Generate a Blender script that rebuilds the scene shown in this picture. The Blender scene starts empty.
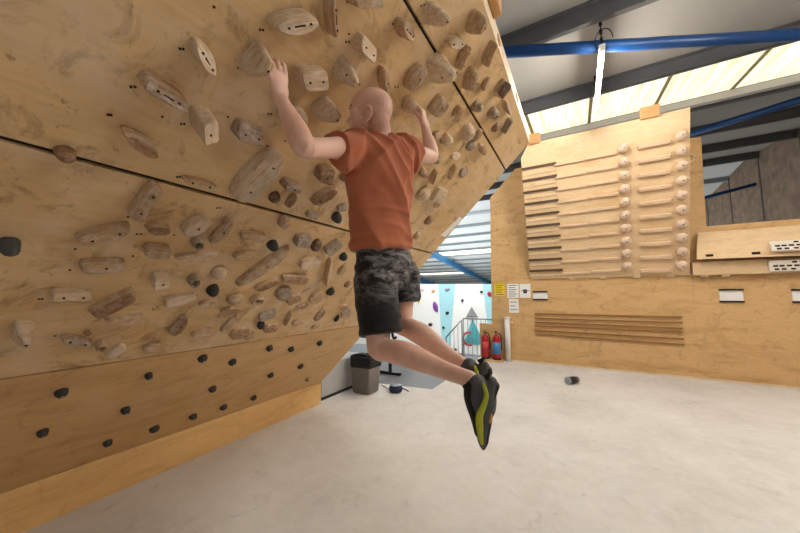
import bpy, bmesh, math, random
import numpy as np
from mathutils import Vector, Matrix, noise
from mathutils.bvhtree import BVHTree
C = bpy.context.scene.collection
R = math.radians
# board coordinates in metres: u along the board, v up the slope
# (u, v, turn, length, width, thickness, kind, tone, screws, label)
HOLDS = [
 (0.473, 2.798, -0.13, 0.134, 0.044, 0.094, 'log', 'dusty', 2, 'long dusty grey half-log hold at upper left, slanting down to the right'),
 (0.533, 2.967, -0.62, 0.102, 0.054, 0.086, 'lens', 'pale', 2, 'pale oval hold with dark slot, right of the slanting grey half-log'),
 (0.728, 3.251, 0.79, 0.178, 0.052, 0.109, 'lens', 'pale', 2, 'largest pale oval hold at top, above the gripping left hand'),
 (0.681, 3.053, 1.55, 0.132, 0.068, 0.125, 'pyramid', 'pale', 1, "pale pinch hold gripped by the climber's left hand"),
 (0.855, 3.363, -0.77, 0.132, 0.042, 0.078, 'lens', 'brown', 2, 'upright dark lens hold cut by the top edge, right of large oval'),
 (0.924, 3.503, 0.74, 0.136, 0.053, 0.094, 'block', 'tan', 0, 'blunt tan hold cut off by the top edge of the photo'),
 (1.057, 3.382, 0.06, 0.109, 0.067, 0.094, 'wedge', 'pale', 2, "flat pale wedge hold above the climber's bald head"),
 (1.187, 3.568, 0.11, 0.107, 0.066, 0.086, 'lens', 'tan', 2, 'tan almond hold with dark notch, left of the upper seam'),
 (1.285, 3.721, 0.85, 0.09, 0.089, 0.125, 'pyramid', 'pale', 1, "pale pointed hold touching the top of the seam's right side"),
 (0.893, 3.137, 0.64, 0.118, 0.073, 0.109, 'block', 'pale', 2, "pale box-shaped hold right of the climber's left hand"),
 (1.045, 3.246, 0.09, 0.108, 0.094, 0.109, 'pyramid', 'pale', 2, "pale pointed hold left of the climber's forehead, above"),
 (1.256, 3.351, -0.52, 0.128, 0.056, 0.07, 'lens', 'brown', 1, 'narrow upright dark lens hold just above right of the bald head'),
 (1.42, 3.474, 1.51, 0.141, 0.083, 0.078, 'lens', 'tan', 1, "tilted tan hold just above the climber's right fist"),
 (1.538, 3.606, 1.32, 0.121, 0.153, 0.14, 'pyramid', 'pale', 2, 'big pale pyramid hold straddling the upper seam'),
 (1.523, 3.751, 0.7, 0.124, 0.054, 0.062, 'lens', 'pale', 2, 'small pale oval hold with two screws, right of the upper seam'),
 (1.658, 3.754, 1.98, 0.127, 0.052, 0.07, 'lens', 'tan', 2, 'upright tan lens hold directly below the small two-screw oval'),
 (1.563, 3.892, 1.78, 0.112, 0.088, 0.109, 'horn', 'tan', 1, 'tall tan horn hold near the top edge of the board'),
 (1.845, 3.908, 2.22, 0.135, 0.049, 0.07, 'lens', 'brown', 0, "dark upright lens hold beside the board's top edge"),
 (1.835, 3.735, 2.07, 0.136, 0.083, 0.094, 'horn', 'tan', 1, 'tan fin-shaped hold right of the big pyramid over the seam'),
 (2.036, 3.821, 1.99, 0.086, 0.068, 0.036, 'lens', 'tan', 0, "tiny tan hold between the fin-shaped hold and board's top edge"),
 (2.206, 3.902, 1.7, 0.111, 0.079, 0.078, 'wedge', 'dark', 0, "dark brown wedge hold close to the board's top edge"),
 (2.456, 3.891, -0.03, 0.195, 0.043, 0.062, 'lens', 'brown', 0, 'thin brown lens hold below the dark wedge by the top edge'),
 (2.101, 3.688, 0.53, 0.079, 0.072, 0.07, 'round', 'grey', 0, 'round grey hold sitting on the upper seam'),
 (1.727, 3.478, 1.53, 0.116, 0.082, 0.086, 'wedge', 'tan', 1, "tan hold just right of the climber's right fist"),
 (1.959, 3.564, 1.82, 0.081, 0.065, 0.062, 'round', 'tan', 0, 'small tan knob halfway between right fist and upper seam'),
 (2.343, 3.772, 2.0, 0.087, 0.097, 0.07, 'round', 'grey', 1, 'greyish knob right of the seam, below the dark wedge'),
 (2.55, 3.746, 0.94, 0.086, 0.077, 0.036, 'round', 'brown', 0, 'little brown knob under the greyish knob right of the seam'),
 (2.686, 3.843, 2.04, 0.124, 0.097, 0.062, 'wedge', 'grey', 0, "grey fin hold lowest near the board's top edge"),
 (2.215, 3.534, 1.92, 0.126, 0.118, 0.086, 'horn', 'pale', 0, 'pale horn hold left of the seam with its left side dark'),
 (2.394, 3.597, 1.91, 0.095, 0.092, 0.036, 'lens', 'brown', 0, "small brown hold touching the seam's left side, upper of cluster"),
 (2.408, 3.5, 2.05, 0.09, 0.102, 0.042, 'round', 'grey', 0, 'small grey hold in the cluster below the pale horn'),
 (2.603, 3.562, -0.03, 0.196, 0.059, 0.042, 'lens', 'brown', 0, 'small brown lens hold lowest of the cluster by the seam'),
 (1.518, 3.357, 1.38, 0.079, 0.102, 0.094, 'round', 'pale', 0, "pale round hold gripped by the climber's right hand"),
 (2.059, 3.386, 1.42, 0.086, 0.105, 0.07, 'round', 'pale', 1, "pale knob right of the climber's right forearm"),
 (1.93, 3.369, 0.61, 0.078, 0.045, 0.042, 'lens', 'tan', 0, "flat little hold touching the climber's right forearm"),
 (1.744, 3.219, 0.46, 0.112, 0.055, 0.042, 'lens', 'grey', 0, "grey flat hold behind the climber's right sleeve"),
 (2.317, 3.361, 0.56, 0.105, 0.051, 0.036, 'lens', 'pale', 0, "small flat pale hold right of the climber's right elbow"),
 (2.442, 3.254, 2.19, 0.152, 0.069, 0.042, 'lens', 'brown', 1, 'slim dark lens hold standing upright, below the flat pale hold'),
 (2.605, 3.323, 0.9, 0.089, 0.087, 0.042, 'wedge', 'grey', 0, 'rightmost small dark hold in the lower part of the board'),
 (2.087, 3.102, 1.12, 0.066, 0.09, 0.062, 'round', 'tan', 1, "tan knob just beside the climber's right sleeve hem"),
 (2.242, 3.128, 2.21, 0.132, 0.056, 0.062, 'lens', 'tan', 0, "upright tan lens hold below the climber's right elbow"),
 (2.5, 3.036, 1.71, 0.136, 0.152, 0.062, 'block', 'pale', 1, 'pale stubby hold right of shirt, above a small dark one'),
 (2.279, 2.968, 1.51, 0.136, 0.124, 0.07, 'round', 'pale', 0, 'pale rounded hold touching the right edge of the shirt'),
 (2.617, 2.952, 0.5, 0.084, 0.061, 0.03, 'lens', 'brown', 0, 'small dark hold under the pale stubby hold'),
 (2.69, 2.787, 0.51, 0.107, 0.109, 0.036, 'round', 'brown', 0, 'reddish brown knob low on the board, right of the shirt'),
 (2.132, 3.241, 1.61, 0.072, 0.074, 0.042, 'round', 'grey', 0, "small grey knob behind the climber's right elbow"),
 (2.704, 2.593, 0.71, 0.078, 0.096, 0.036, 'round', 'tan', 0, 'tan knob just above the seam beside the shirt hem'),
 (0.611, 2.758, -1.15, 0.085, 0.068, 0.156, 'block', 'pale', 1, 'tall pale stub block standing out of the board at left'),
 (0.787, 2.797, 0.12, 0.118, 0.063, 0.094, 'wedge', 'grey', 2, 'grey wedge hold right of the tall stub block'),
 (0.467, 2.591, -0.32, 0.119, 0.04, 0.094, 'lens', 'brown', 0, 'dark-faced oval hold with pale rim, above the long left seam'),
 (0.914, 2.954, 0.78, 0.12, 0.086, 0.109, 'lens', 'pale', 1, "pale rounded hold partly behind the climber's left forearm"),
 (1.052, 3.056, 1.51, 0.111, 0.096, 0.125, 'pyramid', 'pale', 1, "pale peaked hold in front of the climber's face"),
 (0.909, 2.628, 1.35, 0.319, 0.101, 0.118, 'slab', 'pale', 2, 'biggest hold, a long pale slab lying across the seam'),
 (0.716, 2.491, 0.05, 0.14, 0.029, 0.042, 'lens', 'tan', 2, 'flat tan lens hold lying just above the left seam'),
 (1.123, 2.633, 0.02, 0.112, 0.043, 0.07, 'block', 'grey', 1, 'grey brick-like hold right of the biggest slab hold'),
 (1.264, 2.772, 0.21, 0.088, 0.09, 0.078, 'block', 'brown', 1, 'two-tone brown and grey block under the left upper arm'),
 (1.359, 2.651, 0.99, 0.18, 0.052, 0.07, 'lens', 'brown', 2, 'long brown lens hold tilted upward, left of the shirt'),
 (1.085, 2.529, 1.44, 0.067, 0.058, 0.042, 'round', 'dark', 0, 'small black knob beside the lower end of the biggest slab'),
 (1.182, 2.546, 1.52, 0.096, 0.034, 0.042, 'lens', 'brown', 0, 'narrow brown lens hold below the grey brick-like hold'),
 (1.434, 2.809, 1.8, 0.084, 0.067, 0.042, 'round', 'grey', 0, 'grey knob half hidden by the left edge of the shirt'),
 (0.556, 2.345, 1.44, 0.181, 0.044, 0.072, 'log', 'tan', 2, 'upright rectangular log hold hanging below the left seam'),
 (0.477, 2.163, 0.63, 0.173, 0.035, 0.084, 'slab', 'tan', 2, 'long flat shelf hold, left of the upright rectangular log'),
 (0.648, 2.216, 0.17, 0.092, 0.038, 0.054, 'lens', 'brown', 0, 'brown oval hold just below the upright rectangular log'),
 (0.686, 2.092, -0.01, 0.101, 0.053, 0.06, 'block', 'tan', 0, 'rough tan block hold under the brown oval'),
 (0.523, 1.982, 0.18, 0.145, 0.05, 0.06, 'wedge', 'tan', 1, 'long wedge hold directly below the long flat shelf hold'),
 (0.759, 1.911, 0.14, 0.069, 0.071, 0.072, 'block', 'pale', 1, 'small bright square block near the left cluster'),
 (0.469, 1.796, -0.05, 0.125, 0.035, 0.048, 'log', 'pale', 2, 'pale straight bar hold nearest the left edge'),
 (0.619, 1.744, 0.87, 0.189, 0.053, 0.072, 'wedge', 'brown', 0, 'long dark wedge hold slanting upward, below the pale bar'),
 (0.701, 1.61, 0.13, 0.154, 0.042, 0.048, 'slab', 'tan', 0, 'thin pale strip hold under the slanting dark wedge'),
 (0.554, 1.477, -0.49, 0.133, 0.036, 0.048, 'lens', 'grey', 2, 'grey lens hold above the lower seam at far left'),
 (0.581, 1.525, 0.76, 0.031, 0.026, 0.03, 'wedge', 'brown', 0, 'tiny brown chip above the grey lens at far left'),
 (0.656, 1.414, -0.07, 0.042, 0.07, 0.048, 'cup', 'tan', 0, 'round cup hold with a black hollow, beside the grey lens'),
 (0.369, 1.566, 0.1, 0.066, 0.119, 0.084, 'pyramid', 'pale', 1, 'pale pyramid hold at the lower left edge'),
 (0.255, 2.045, 0.17, 0.056, 0.048, 0.072, 'round', 'slate', 0, 'dark slate hold cut by the left edge of the photo'),
 (0.308, 2.455, 0.3, 0.053, 0.043, 0.06, 'round', 'brown', 0, 'round brown knob sitting on the left seam'),
 (0.735, 1.347, 0.99, 0.093, 0.046, 0.042, 'wedge', 'pale', 0, 'pale smear hold right of the round cup hold'),
 (0.925, 1.325, -0.08, 0.107, 0.091, 0.036, 'round', 'tan', 0, 'pale lumpy hold resting just above the lower seam at left'),
 (0.979, 1.532, 1.46, 0.173, 0.056, 0.054, 'lens', 'brown', 1, 'brown lens hold tilted upright above the lower seam'),
 (1.174, 1.423, 0.07, 0.157, 0.073, 0.042, 'lens', 'tan', 0, 'flat pale lens hold right of the tilted brown lens'),
 (0.777, 2.274, 0.93, 0.127, 0.061, 0.072, 'lens', 'pale', 1, 'chalky pale oval hold below the left seam'),
 (0.834, 2.165, 0.29, 0.055, 0.065, 0.048, 'cup', 'grey', 0, 'ring-shaped grey hold under the chalky pale oval'),
 (0.911, 2.26, 1.3, 0.17, 0.04, 0.054, 'lens', 'tan', 1, 'long almond hold beside the ring-shaped hold, tilted upward'),
 (0.867, 2.084, 0.31, 0.198, 0.031, 0.054, 'slab', 'pale', 0, 'long thin pale ledge hold beneath the ring-shaped hold'),
 (0.919, 1.905, 0.17, 0.054, 0.076, 0.054, 'cup', 'grey', 0, 'small grey cup hold under the long thin pale ledge'),
 (1.06, 1.823, 0.01, 0.067, 0.082, 0.054, 'round', 'black', 1, 'round black hold in the middle of the lower cluster'),
 (1.035, 1.966, 0.16, 0.081, 0.096, 0.054, 'round', 'pale', 0, 'chalky knob directly above the round black hold'),
 (0.907, 1.76, 0.41, 0.148, 0.045, 0.054, 'wedge', 'pale', 0, 'white chalked wedge hold left of the round black hold'),
 (1.088, 1.715, 0.24, 0.121, 0.048, 0.042, 'slab', 'tan', 0, 'thin tan ledge hold below the round black hold'),
 (1.237, 1.744, 0.05, 0.106, 0.098, 0.048, 'round', 'tan', 0, 'pale brown knob right of the round black hold'),
 (1.26, 1.637, 0.06, 0.145, 0.046, 0.036, 'lens', 'brown', 0, 'brown flat lens hold under the pale brown knob'),
 (1.312, 1.496, 1.28, 0.165, 0.049, 0.036, 'slab', 'tan', 0, 'thin diagonal strip hold below the flat brown lens'),
 (1.452, 1.379, 0.13, 0.136, 0.096, 0.048, 'wedge', 'brown', 0, 'brown layered hold just above the lower seam'),
 (1.568, 1.315, 1.33, 0.083, 0.064, 0.03, 'lens', 'tan', 0, 'small tan chip between two layered brown holds'),
 (1.599, 1.437, 0.45, 0.056, 0.102, 0.036, 'round', 'black', 0, 'small black knob left of the upright dark lens'),
 (1.588, 1.561, 0.38, 0.139, 0.084, 0.042, 'wedge', 'grey', 0, 'grey wedge hold above the small black knob'),
 (1.717, 1.393, 0.01, 0.121, 0.07, 0.042, 'wedge', 'brown', 0, 'brown layered hold right of the small black knob'),
 (1.823, 1.494, 1.81, 0.183, 0.045, 0.042, 'lens', 'dark', 0, "dark upright lens hold above the lower seam's middle"),
 (1.888, 1.64, 0.13, 0.11, 0.048, 0.03, 'lens', 'brown', 0, 'small brown hold right above the upright dark lens'),
 (1.986, 1.428, 0.04, 0.142, 0.095, 0.03, 'round', 'tan', 0, 'pale flat lump right of the upright dark lens'),
 (1.253, 2.216, 0.17, 0.065, 0.072, 0.054, 'round', 'black', 1, 'round black hold above the long diagonal slab'),
 (1.117, 2.119, 0.36, 0.134, 0.048, 0.042, 'lens', 'tan', 0, 'flat tan lens hold left of the long diagonal slab'),
 (1.276, 2.051, 1.08, 0.402, 0.073, 0.06, 'slab', 'tan', 1, 'long diagonal slab hold crossing the middle cluster'),
 (1.397, 1.885, 0.68, 0.172, 0.058, 0.042, 'lens', 'brown', 0, 'brown lens hold below the long diagonal slab'),
 (1.595, 1.957, 0.01, 0.226, 0.065, 0.054, 'log', 'brown', 0, 'dark brown bar hold lying level, right of the diagonal slab'),
 (1.625, 2.114, 0.22, 0.161, 0.085, 0.048, 'block', 'pale', 0, 'pale square-edged hold above the dark brown bar'),
 (1.431, 2.302, 0.19, 0.111, 0.088, 0.06, 'block', 'grey', 0, 'ridged grey-brown square hold below the middle seam'),
 (1.581, 2.271, 0.38, 0.073, 0.104, 0.048, 'round', 'dark', 0, 'dark two-bump hold right of the ridged square hold'),
 (1.73, 2.294, 1.02, 0.139, 0.085, 0.054, 'block', 'grey', 1, "purplish grey block left of the climber's waist"),
 (1.922, 2.212, 0.13, 0.061, 0.071, 0.048, 'round', 'black', 1, "small round black hold touching the climber's shorts"),
 (1.884, 2.036, 2.12, 0.351, 0.059, 0.054, 'lens', 'tan', 0, 'tall tan lens hold under the purplish grey block'),
 (2.087, 1.815, 0.0, 0.07, 0.084, 0.048, 'round', 'black', 1, 'small round black hold at the foot of the tall tan lens'),
 (2.246, 1.907, 0.18, 0.061, 0.079, 0.03, 'round', 'brown', 0, 'brown button hold close to the edge of the shorts'),
 (1.584, 1.806, 0.98, 0.124, 0.129, 0.054, 'lens', 'grey', 0, 'greyish oval hold below the dark brown bar'),
 (1.73, 1.736, 0.5, 0.117, 0.069, 0.048, 'wedge', 'brown', 0, 'brown hold tucked under the greyish oval'),
 (1.406, 1.731, -0.03, 0.096, 0.085, 0.042, 'cup', 'tan', 0, 'ribbed tan hold left of the greyish oval'),
 (1.972, 1.744, 0.84, 0.142, 0.138, 0.036, 'lens', 'tan', 0, 'pale curled hold left of the small black knob pair'),
 (2.187, 1.503, 1.57, 0.166, 0.072, 0.036, 'lens', 'brown', 0, 'brown lens hold tilted upright, right of the pale flat lump'),
 (2.462, 1.597, 0.11, 0.133, 0.058, 0.036, 'lens', 'brown', 0, 'flat brown hold beside the leg of the shorts'),
 (2.585, 1.491, 0.44, 0.127, 0.095, 0.036, 'wedge', 'grey', 0, 'grey-brown hold under the flat brown one by the shorts'),
 (2.5, 1.422, 0.07, 0.05, 0.094, 0.036, 'round', 'black', 0, 'small black knob nearest the lower seam by the shorts'),
 (2.276, 1.325, 0.24, 0.099, 0.092, 0.024, 'round', 'tan', 0, 'pale lump just above the lower seam near the shorts'),
 (1.23, 2.396, 0.86, 0.073, 0.094, 0.06, 'round', 'tan', 0, 'rounded tan hold just under the middle seam'),
 (1.579, 2.528, 0.26, 0.062, 0.076, 0.062, 'round', 'slate', 1, 'round slate hold right below the middle seam, by the shirt'),
 (1.57, 2.608, 0.61, 0.069, 0.049, 0.036, 'wedge', 'grey', 0, 'grey chip above the round slate hold, beside the shirt'),
 (1.095, 2.259, 0.15, 0.134, 0.047, 0.048, 'block', 'tan', 0, 'low tan block left of the upper round black hold'),
 (2.024, 2.073, 1.68, 0.118, 0.067, 0.036, 'lens', 'tan', 0, 'pale tan hold beside the pocket of the shorts'),
 (1.384, 2.492, -0.03, 0.091, 0.039, 0.036, 'wedge', 'grey', 0, 'grey chip sitting on the middle seam, left of the shirt'),
]
FOOT = [
 (0.594, 1.027, 0.057, 'largest black foothold on the lowest panel, far left'),
 (0.596, 0.646, 0.051, 'black foothold nearest the lower left corner'),
 (0.991, 1.027, 0.048, 'black foothold high on the lowest panel, second column from left'),
 (0.976, 0.654, 0.059, "black foothold left of centre in the lowest panel's middle row"),
 (0.987, 0.25, 0.056, 'black foothold in the lowest row, second from the left'),
 (1.283, 0.23, 0.068, 'black foothold in the lowest row, third from the left'),
 (1.291, 1.118, 0.066, 'black foothold just under the lower seam, leftmost of its row'),
 (1.58, 0.989, 0.068, 'black foothold just under the lower seam, second of its row'),
 (1.573, 0.631, 0.068, 'black foothold in the middle row, below the leftmost seam foothold'),
 (1.574, 0.23, 0.064, 'small black foothold in the lowest row, fourth from the left'),
 (1.854, 0.222, 0.068, 'black foothold in the lowest row, fifth from the left'),
 (2.18, 0.215, 0.068, 'tiny black foothold in the lowest row, furthest right'),
 (1.874, 1.095, 0.068, 'black foothold under the lower seam, third of its row'),
 (2.17, 1.009, 0.068, 'small dark foothold under the lower seam, fourth of its row'),
 (2.169, 0.601, 0.068, "black foothold in the middle row, above the kickboard's right half"),
 (2.553, 0.621, 0.068, 'tiny dark foothold in the middle row, nearest the bin'),
 (2.555, 1.015, 0.068, 'black foothold under the lower seam, nearest the shorts'),
 (2.924, 0.24, 0.068, "faint brown foothold low by the board's right corner"),
]
NUTS = [(0.484, 2.946), (0.476, 2.941), (0.409, 2.757), (0.4, 2.751), (0.513, 3.114), (0.672, 3.157), (0.663, 3.151), (0.667, 3.002), (0.655, 2.993), (0.38, 2.634), (0.374, 2.631), (0.507, 2.698), (0.568, 2.701), (0.577, 2.706), (0.851, 2.906), (0.84, 2.899), (0.897, 3.448), (1.14, 3.545), (0.996, 3.35), (0.983, 3.341), (0.976, 3.372), (1.205, 3.368), (1.388, 3.38), (1.37, 3.368), (0.975, 2.827), (1.065, 2.824), (1.05, 2.817), (0.539, 2.237), (0.594, 2.155), (0.608, 2.158), (0.425, 2.039), (0.617, 2.027), (0.389, 1.751), (0.38, 1.751), (0.644, 2.483), (0.635, 2.479), (0.731, 2.178), (0.86, 2.381), (0.847, 2.377), (0.813, 1.662), (0.826, 1.677), (0.476, 1.501), (1.219, 3.695), (1.23, 3.709), (1.274, 3.649), (1.281, 3.675), (0.909, 2.767), (0.81, 3.251), (1.604, 3.55), (0.502, 1.929), (0.435, 1.923), (0.702, 2.807)]
PT = {'hem': [-0.8488, 1.2902, 1.7632], 'waist': [-0.8329, 1.266, 1.8639], 'mid': [-0.8133, 1.2362, 1.9848], 'chest': [-0.7978, 1.2039, 2.1063], 'upper': [-0.7876, 1.1885, 2.202], 'collar': [-0.7886, 1.1813, 2.2684], 'nk': [-0.7859, 1.173, 2.3085], 'shL': [-0.8338, 1.0426, 2.182], 'shR': [-0.7417, 1.3523, 2.2729], 'elL': [-0.8172, 0.7524, 2.0564], 'wrL': [-0.9418, 0.7393, 2.2815], 'knL': [-0.9414, 0.7246, 2.3719], 'elR': [-0.7001, 1.6019, 2.3289], 'wrR': [-0.7267, 1.5686, 2.5085], 'knR': [-0.7325, 1.5433, 2.6125], 'head': [-0.7979, 1.1241, 2.3809], 'pel': [-0.8453, 1.3124, 1.735], 'crotch': [-0.847, 1.3241, 1.6089], 'hipL': [-0.8725, 1.2544, 1.6959], 'hipR': [-0.8259, 1.4303, 1.7084], 'kneeL': [-0.8048, 1.2066, 1.2921], 'midL': [-0.5805, 1.2225, 1.2619], 'anL': [-0.3819, 1.2149, 1.2044], 'kneeR': [-0.7979, 1.4096, 1.3835], 'anR': [-0.4437, 1.3516, 1.2175], 'slvL': [-0.83, 0.9282, 2.1331], 'slvR': [-0.7295, 1.4297, 2.2628], 'hemL': [-0.8042, 1.2181, 1.354], 'hemR': [-0.8026, 1.4192, 1.4908], 'hl': [-0.3044, 1.25, 1.1817], 'hl2': [-0.3201, 1.2457, 1.1355], 'md': [-0.3437, 1.2395, 1.0623], 'bl': [-0.3516, 1.2408, 1.0045], 'to': [-0.3508, 1.2467, 0.9505], 'tongue': [-0.3965, 1.2002, 1.1514], 'ank': [-0.3628, 1.2157, 1.1897], 'lime0': [-0.3453, 1.2242, 1.205], 'lime1': [-0.3387, 1.2319, 1.1664], 'lime2': [-0.3508, 1.2292, 1.1241], 'lime3': [-0.3644, 1.2252, 1.0856], 'lime4': [-0.3639, 1.2314, 1.0277], 'lime5': [-0.3579, 1.2399, 0.9775], 'dot': [-0.3264, 1.2482, 1.0738], 'hr': [-0.3629, 1.3757, 1.2089], 'hr2': [-0.3695, 1.378, 1.1486], 'mr': [-0.3941, 1.3819, 1.0851], 'tr': [-0.4103, 1.3964, 0.9638], 'ankr': [-0.4361, 1.356, 1.2175]}
FARH = [
 (-7.89, 1.69, 0.2, 0.13, 'orange', 'small orange hold high on the wide white far wall'),
 (-8.94, 1.06, 0.21, 0.25, 'yellow', 'yellow hold on the wide white far wall, nearest the shorts'),
 (-8.65, 1.76, 0.14, 0.13, 'pink', 'pink hold high on the wide white far wall'),
 (-7.77, 0.7, 0.32, 0.67, 'purple', 'big purple hold on the wide white far wall'),
 (-6.99, 0.35, 0.26, 0.17, 'black', 'black hold in the middle of the narrow cyan far wall'),
 (-7.26, -0.56, 0.12, 0.18, 'black', 'black hold low on the narrow cyan far wall'),
 (-6.96, 1.8, 0.32, 0.18, 'mauve', 'mauve hold at the top of the narrow cyan far wall'),
 (-6.03, 1.11, 0.18, 0.12, 'black', "black hold on the white far wall above the grey volume's left"),
 (-4.88, 1.61, 0.17, 0.12, 'black', 'small black hold at the top right of the second white far wall'),
 (-4.43, 1.49, 0.22, 0.28, 'red', 'red hold on the cyan wall beside the plywood edge'),
 (-8.13, -0.42, 0.27, 0.23, 'black', 'black hold low on the wide white far wall by the legs'),
 (-6.53, -1.82, 0.19, 0.15, 'black', "black hold low down by the railing's left end"),
 (-9.37, 1.7, 0.22, 0.13, 'purple', 'small purple hold at the far left of the white far wall'),
]
CAM = [[0.867339, 0.047908, 0.495406, 0.0], [0.497689, -0.072798, -0.864295, 0.0], [-0.005342, 0.996195, -0.086984, 1.54], [0.0, 0.0, 0.0, 1.0]]
BR = [[-1.359, 3.858, 4.821], [3.861, 6.788, 5.128], [1.882, 10.506, 5.518], [4.772, 8.7, 5.328]]
SKY_NEAR = .52
SKY_FAR = 1.15
EXPO = 1.0
WORLD = (1.0, .985, .96, .16)
LAMPS = [(2.3, 2.6, 4.4, 'right of the climbing board'), (4.3, 3.7, 4.6, 'nearer the gable wall'), (4.7, 1.2, 4.3, 'by the near end of the gable wall'), (-2.6, 4.4, 4.5, 'behind the climbing board, unseen, added to light the plywood wall')]  # last one is added unseen to brighten the plywood wall's left end
AREAS = [('hall_daylight', (-9, 22, 5.2), 8, 8, 1500, (.95, .98, 1), (-9, 20, -2)), ('hall_daylight', (-6, 14, 5.5), 5, 3, 260, (.95, .98, 1), (-7, 18, -1))]
SLOTS = (0, 1, 2, 4, 7)
HT = (1, -1)


# ------------------------------------------------------------------ helpers
def tag(o, label=None, cat=None, group=None, kind=None):
    if label: o['label'] = label
    if cat: o['category'] = cat
    if group: o['group'] = group
    if kind: o['kind'] = kind
    return o
def empty(name, loc, label=None, cat=None, group=None):
    o = bpy.data.objects.new(name, None); C.objects.link(o); o.location = loc
    o.empty_display_size = .1
    return tag(o, label, cat, group)
def wloc(o):
    v = Vector((0, 0, 0))
    while o: v += o.location; o = o.parent
    return v
def obj(name, bm, mat, parent=None, smooth=False, local=False, loc=None):
    """link a bmesh as one object; bmesh is in world space (or local when local=True)"""
    bmesh.ops.recalc_face_normals(bm, faces=bm.faces)
    base = Vector((0, 0, 0))
    if not local:
        if parent is not None: base = wloc(parent)
        if loc is not None: base = base + (Vector(loc) - base)
        bmesh.ops.translate(bm, verts=bm.verts, vec=-base)
    me = bpy.data.meshes.new(name); bm.to_mesh(me); bm.free()
    me.materials.append(mat)
    if smooth:
        for p in me.polygons: p.use_smooth = True
    o = bpy.data.objects.new(name, me); C.objects.link(o)
    if parent is not None: o.parent = parent
    if loc is not None and not local:
        o.location = Vector(loc) - (wloc(parent) if parent is not None else Vector((0, 0, 0)))
    return o
def copy_tree(o, parent=None):
    c = o.copy(); C.objects.link(c)
    if parent is not None: c.parent = parent
    for ch in list(o.children): copy_tree(ch, c)
    return c
def box(bm, x0, x1, y0, y1, z0, z1, bev=0.0, M=None):
    g = bmesh.ops.create_cube(bm, size=1)
    vs = g['verts']
    for v in vs:
        v.co = Vector(((x0+x1)/2 + v.co.x*(x1-x0), (y0+y1)/2 + v.co.y*(y1-y0), (z0+z1)/2 + v.co.z*(z1-z0)))
    if bev > 0:
        es = list({e for v in vs for e in v.link_edges})
        r = bmesh.ops.bevel(bm, geom=es, offset=bev, segments=2, affect='EDGES', profile=.5)
        vs = list({v for f in r['faces'] for v in f.verts} | {v for v in vs if v.is_valid})
    if M is not None:
        for v in vs: v.co = M @ v.co
    return vs
def B(*a, **k):
    bm = bmesh.new(); box(bm, *a, **k); return bm
def prism(pts, vec, bm=None):
    bm = bm or bmesh.new()
    a = [bm.verts.new(p) for p in pts]; b = [bm.verts.new(Vector(p)+Vector(vec)) for p in pts]
    n = len(pts)
    bm.faces.new(a); bm.faces.new(b[::-1])
    for i in range(n): bm.faces.new((a[i], b[i], b[(i+1) % n], a[(i+1) % n]))
    return bm
def tube(bm, p, q, r, r2=None, n=12):
    p = Vector(p); q = Vector(q); d = (q-p); L = d.length
    m = Matrix.Translation((p+q)/2) @ d.to_track_quat('Z', 'Y').to_matrix().to_4x4()
    bmesh.ops.create_cone(bm, cap_ends=True, segments=n, radius1=r, radius2=r if r2 is None else r2, depth=L, matrix=m)
    return bm
def path_tube(pts, r, n=8, bm=None):
    bm = bm or bmesh.new()
    loft(bm, [(Vector(p), r, r) for p in pts], Vector((.31, .17, .93)), n=n, sub=3, cap='flat')
    return bm
def lathe(bm, prof, n=24, M=None):
    rings = []
    for r, z in prof:
        rings.append([bm.verts.new((r*math.cos(2*math.pi*i/n), r*math.sin(2*math.pi*i/n), z)) for i in range(n)])
    for a, b in zip(rings, rings[1:]):
        for i in range(n): bm.faces.new((a[i], a[(i+1) % n], b[(i+1) % n], b[i]))
    bm.faces.new(rings[0][::-1]); bm.faces.new(rings[-1])
    if M is not None:
        for ring in rings:
            for v in ring: v.co = M @ v.co
    return bm
def ell(bm, c, ax, r, seg=20, rings=14):
    """ellipsoid at c, ax = three axis vectors, r = three radii"""
    M = Matrix.Identity(4)
    for i in range(3):
        a = Vector(ax[i]).normalized()*r[i]
        for j in range(3): M[j][i] = a[j]
        M[i][3] = 0
    for j in range(3): M[j][3] = c[j]
    bmesh.ops.create_uvsphere(bm, u_segments=seg, v_segments=rings, radius=1, matrix=M)
def crom(p0, p1, p2, p3, t):
    return .5*((2*p1)+(-p0+p2)*t+(2*p0-5*p1+4*p2-p3)*t*t+(-p0+3*p1-3*p2+p3)*t*t*t)
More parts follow.
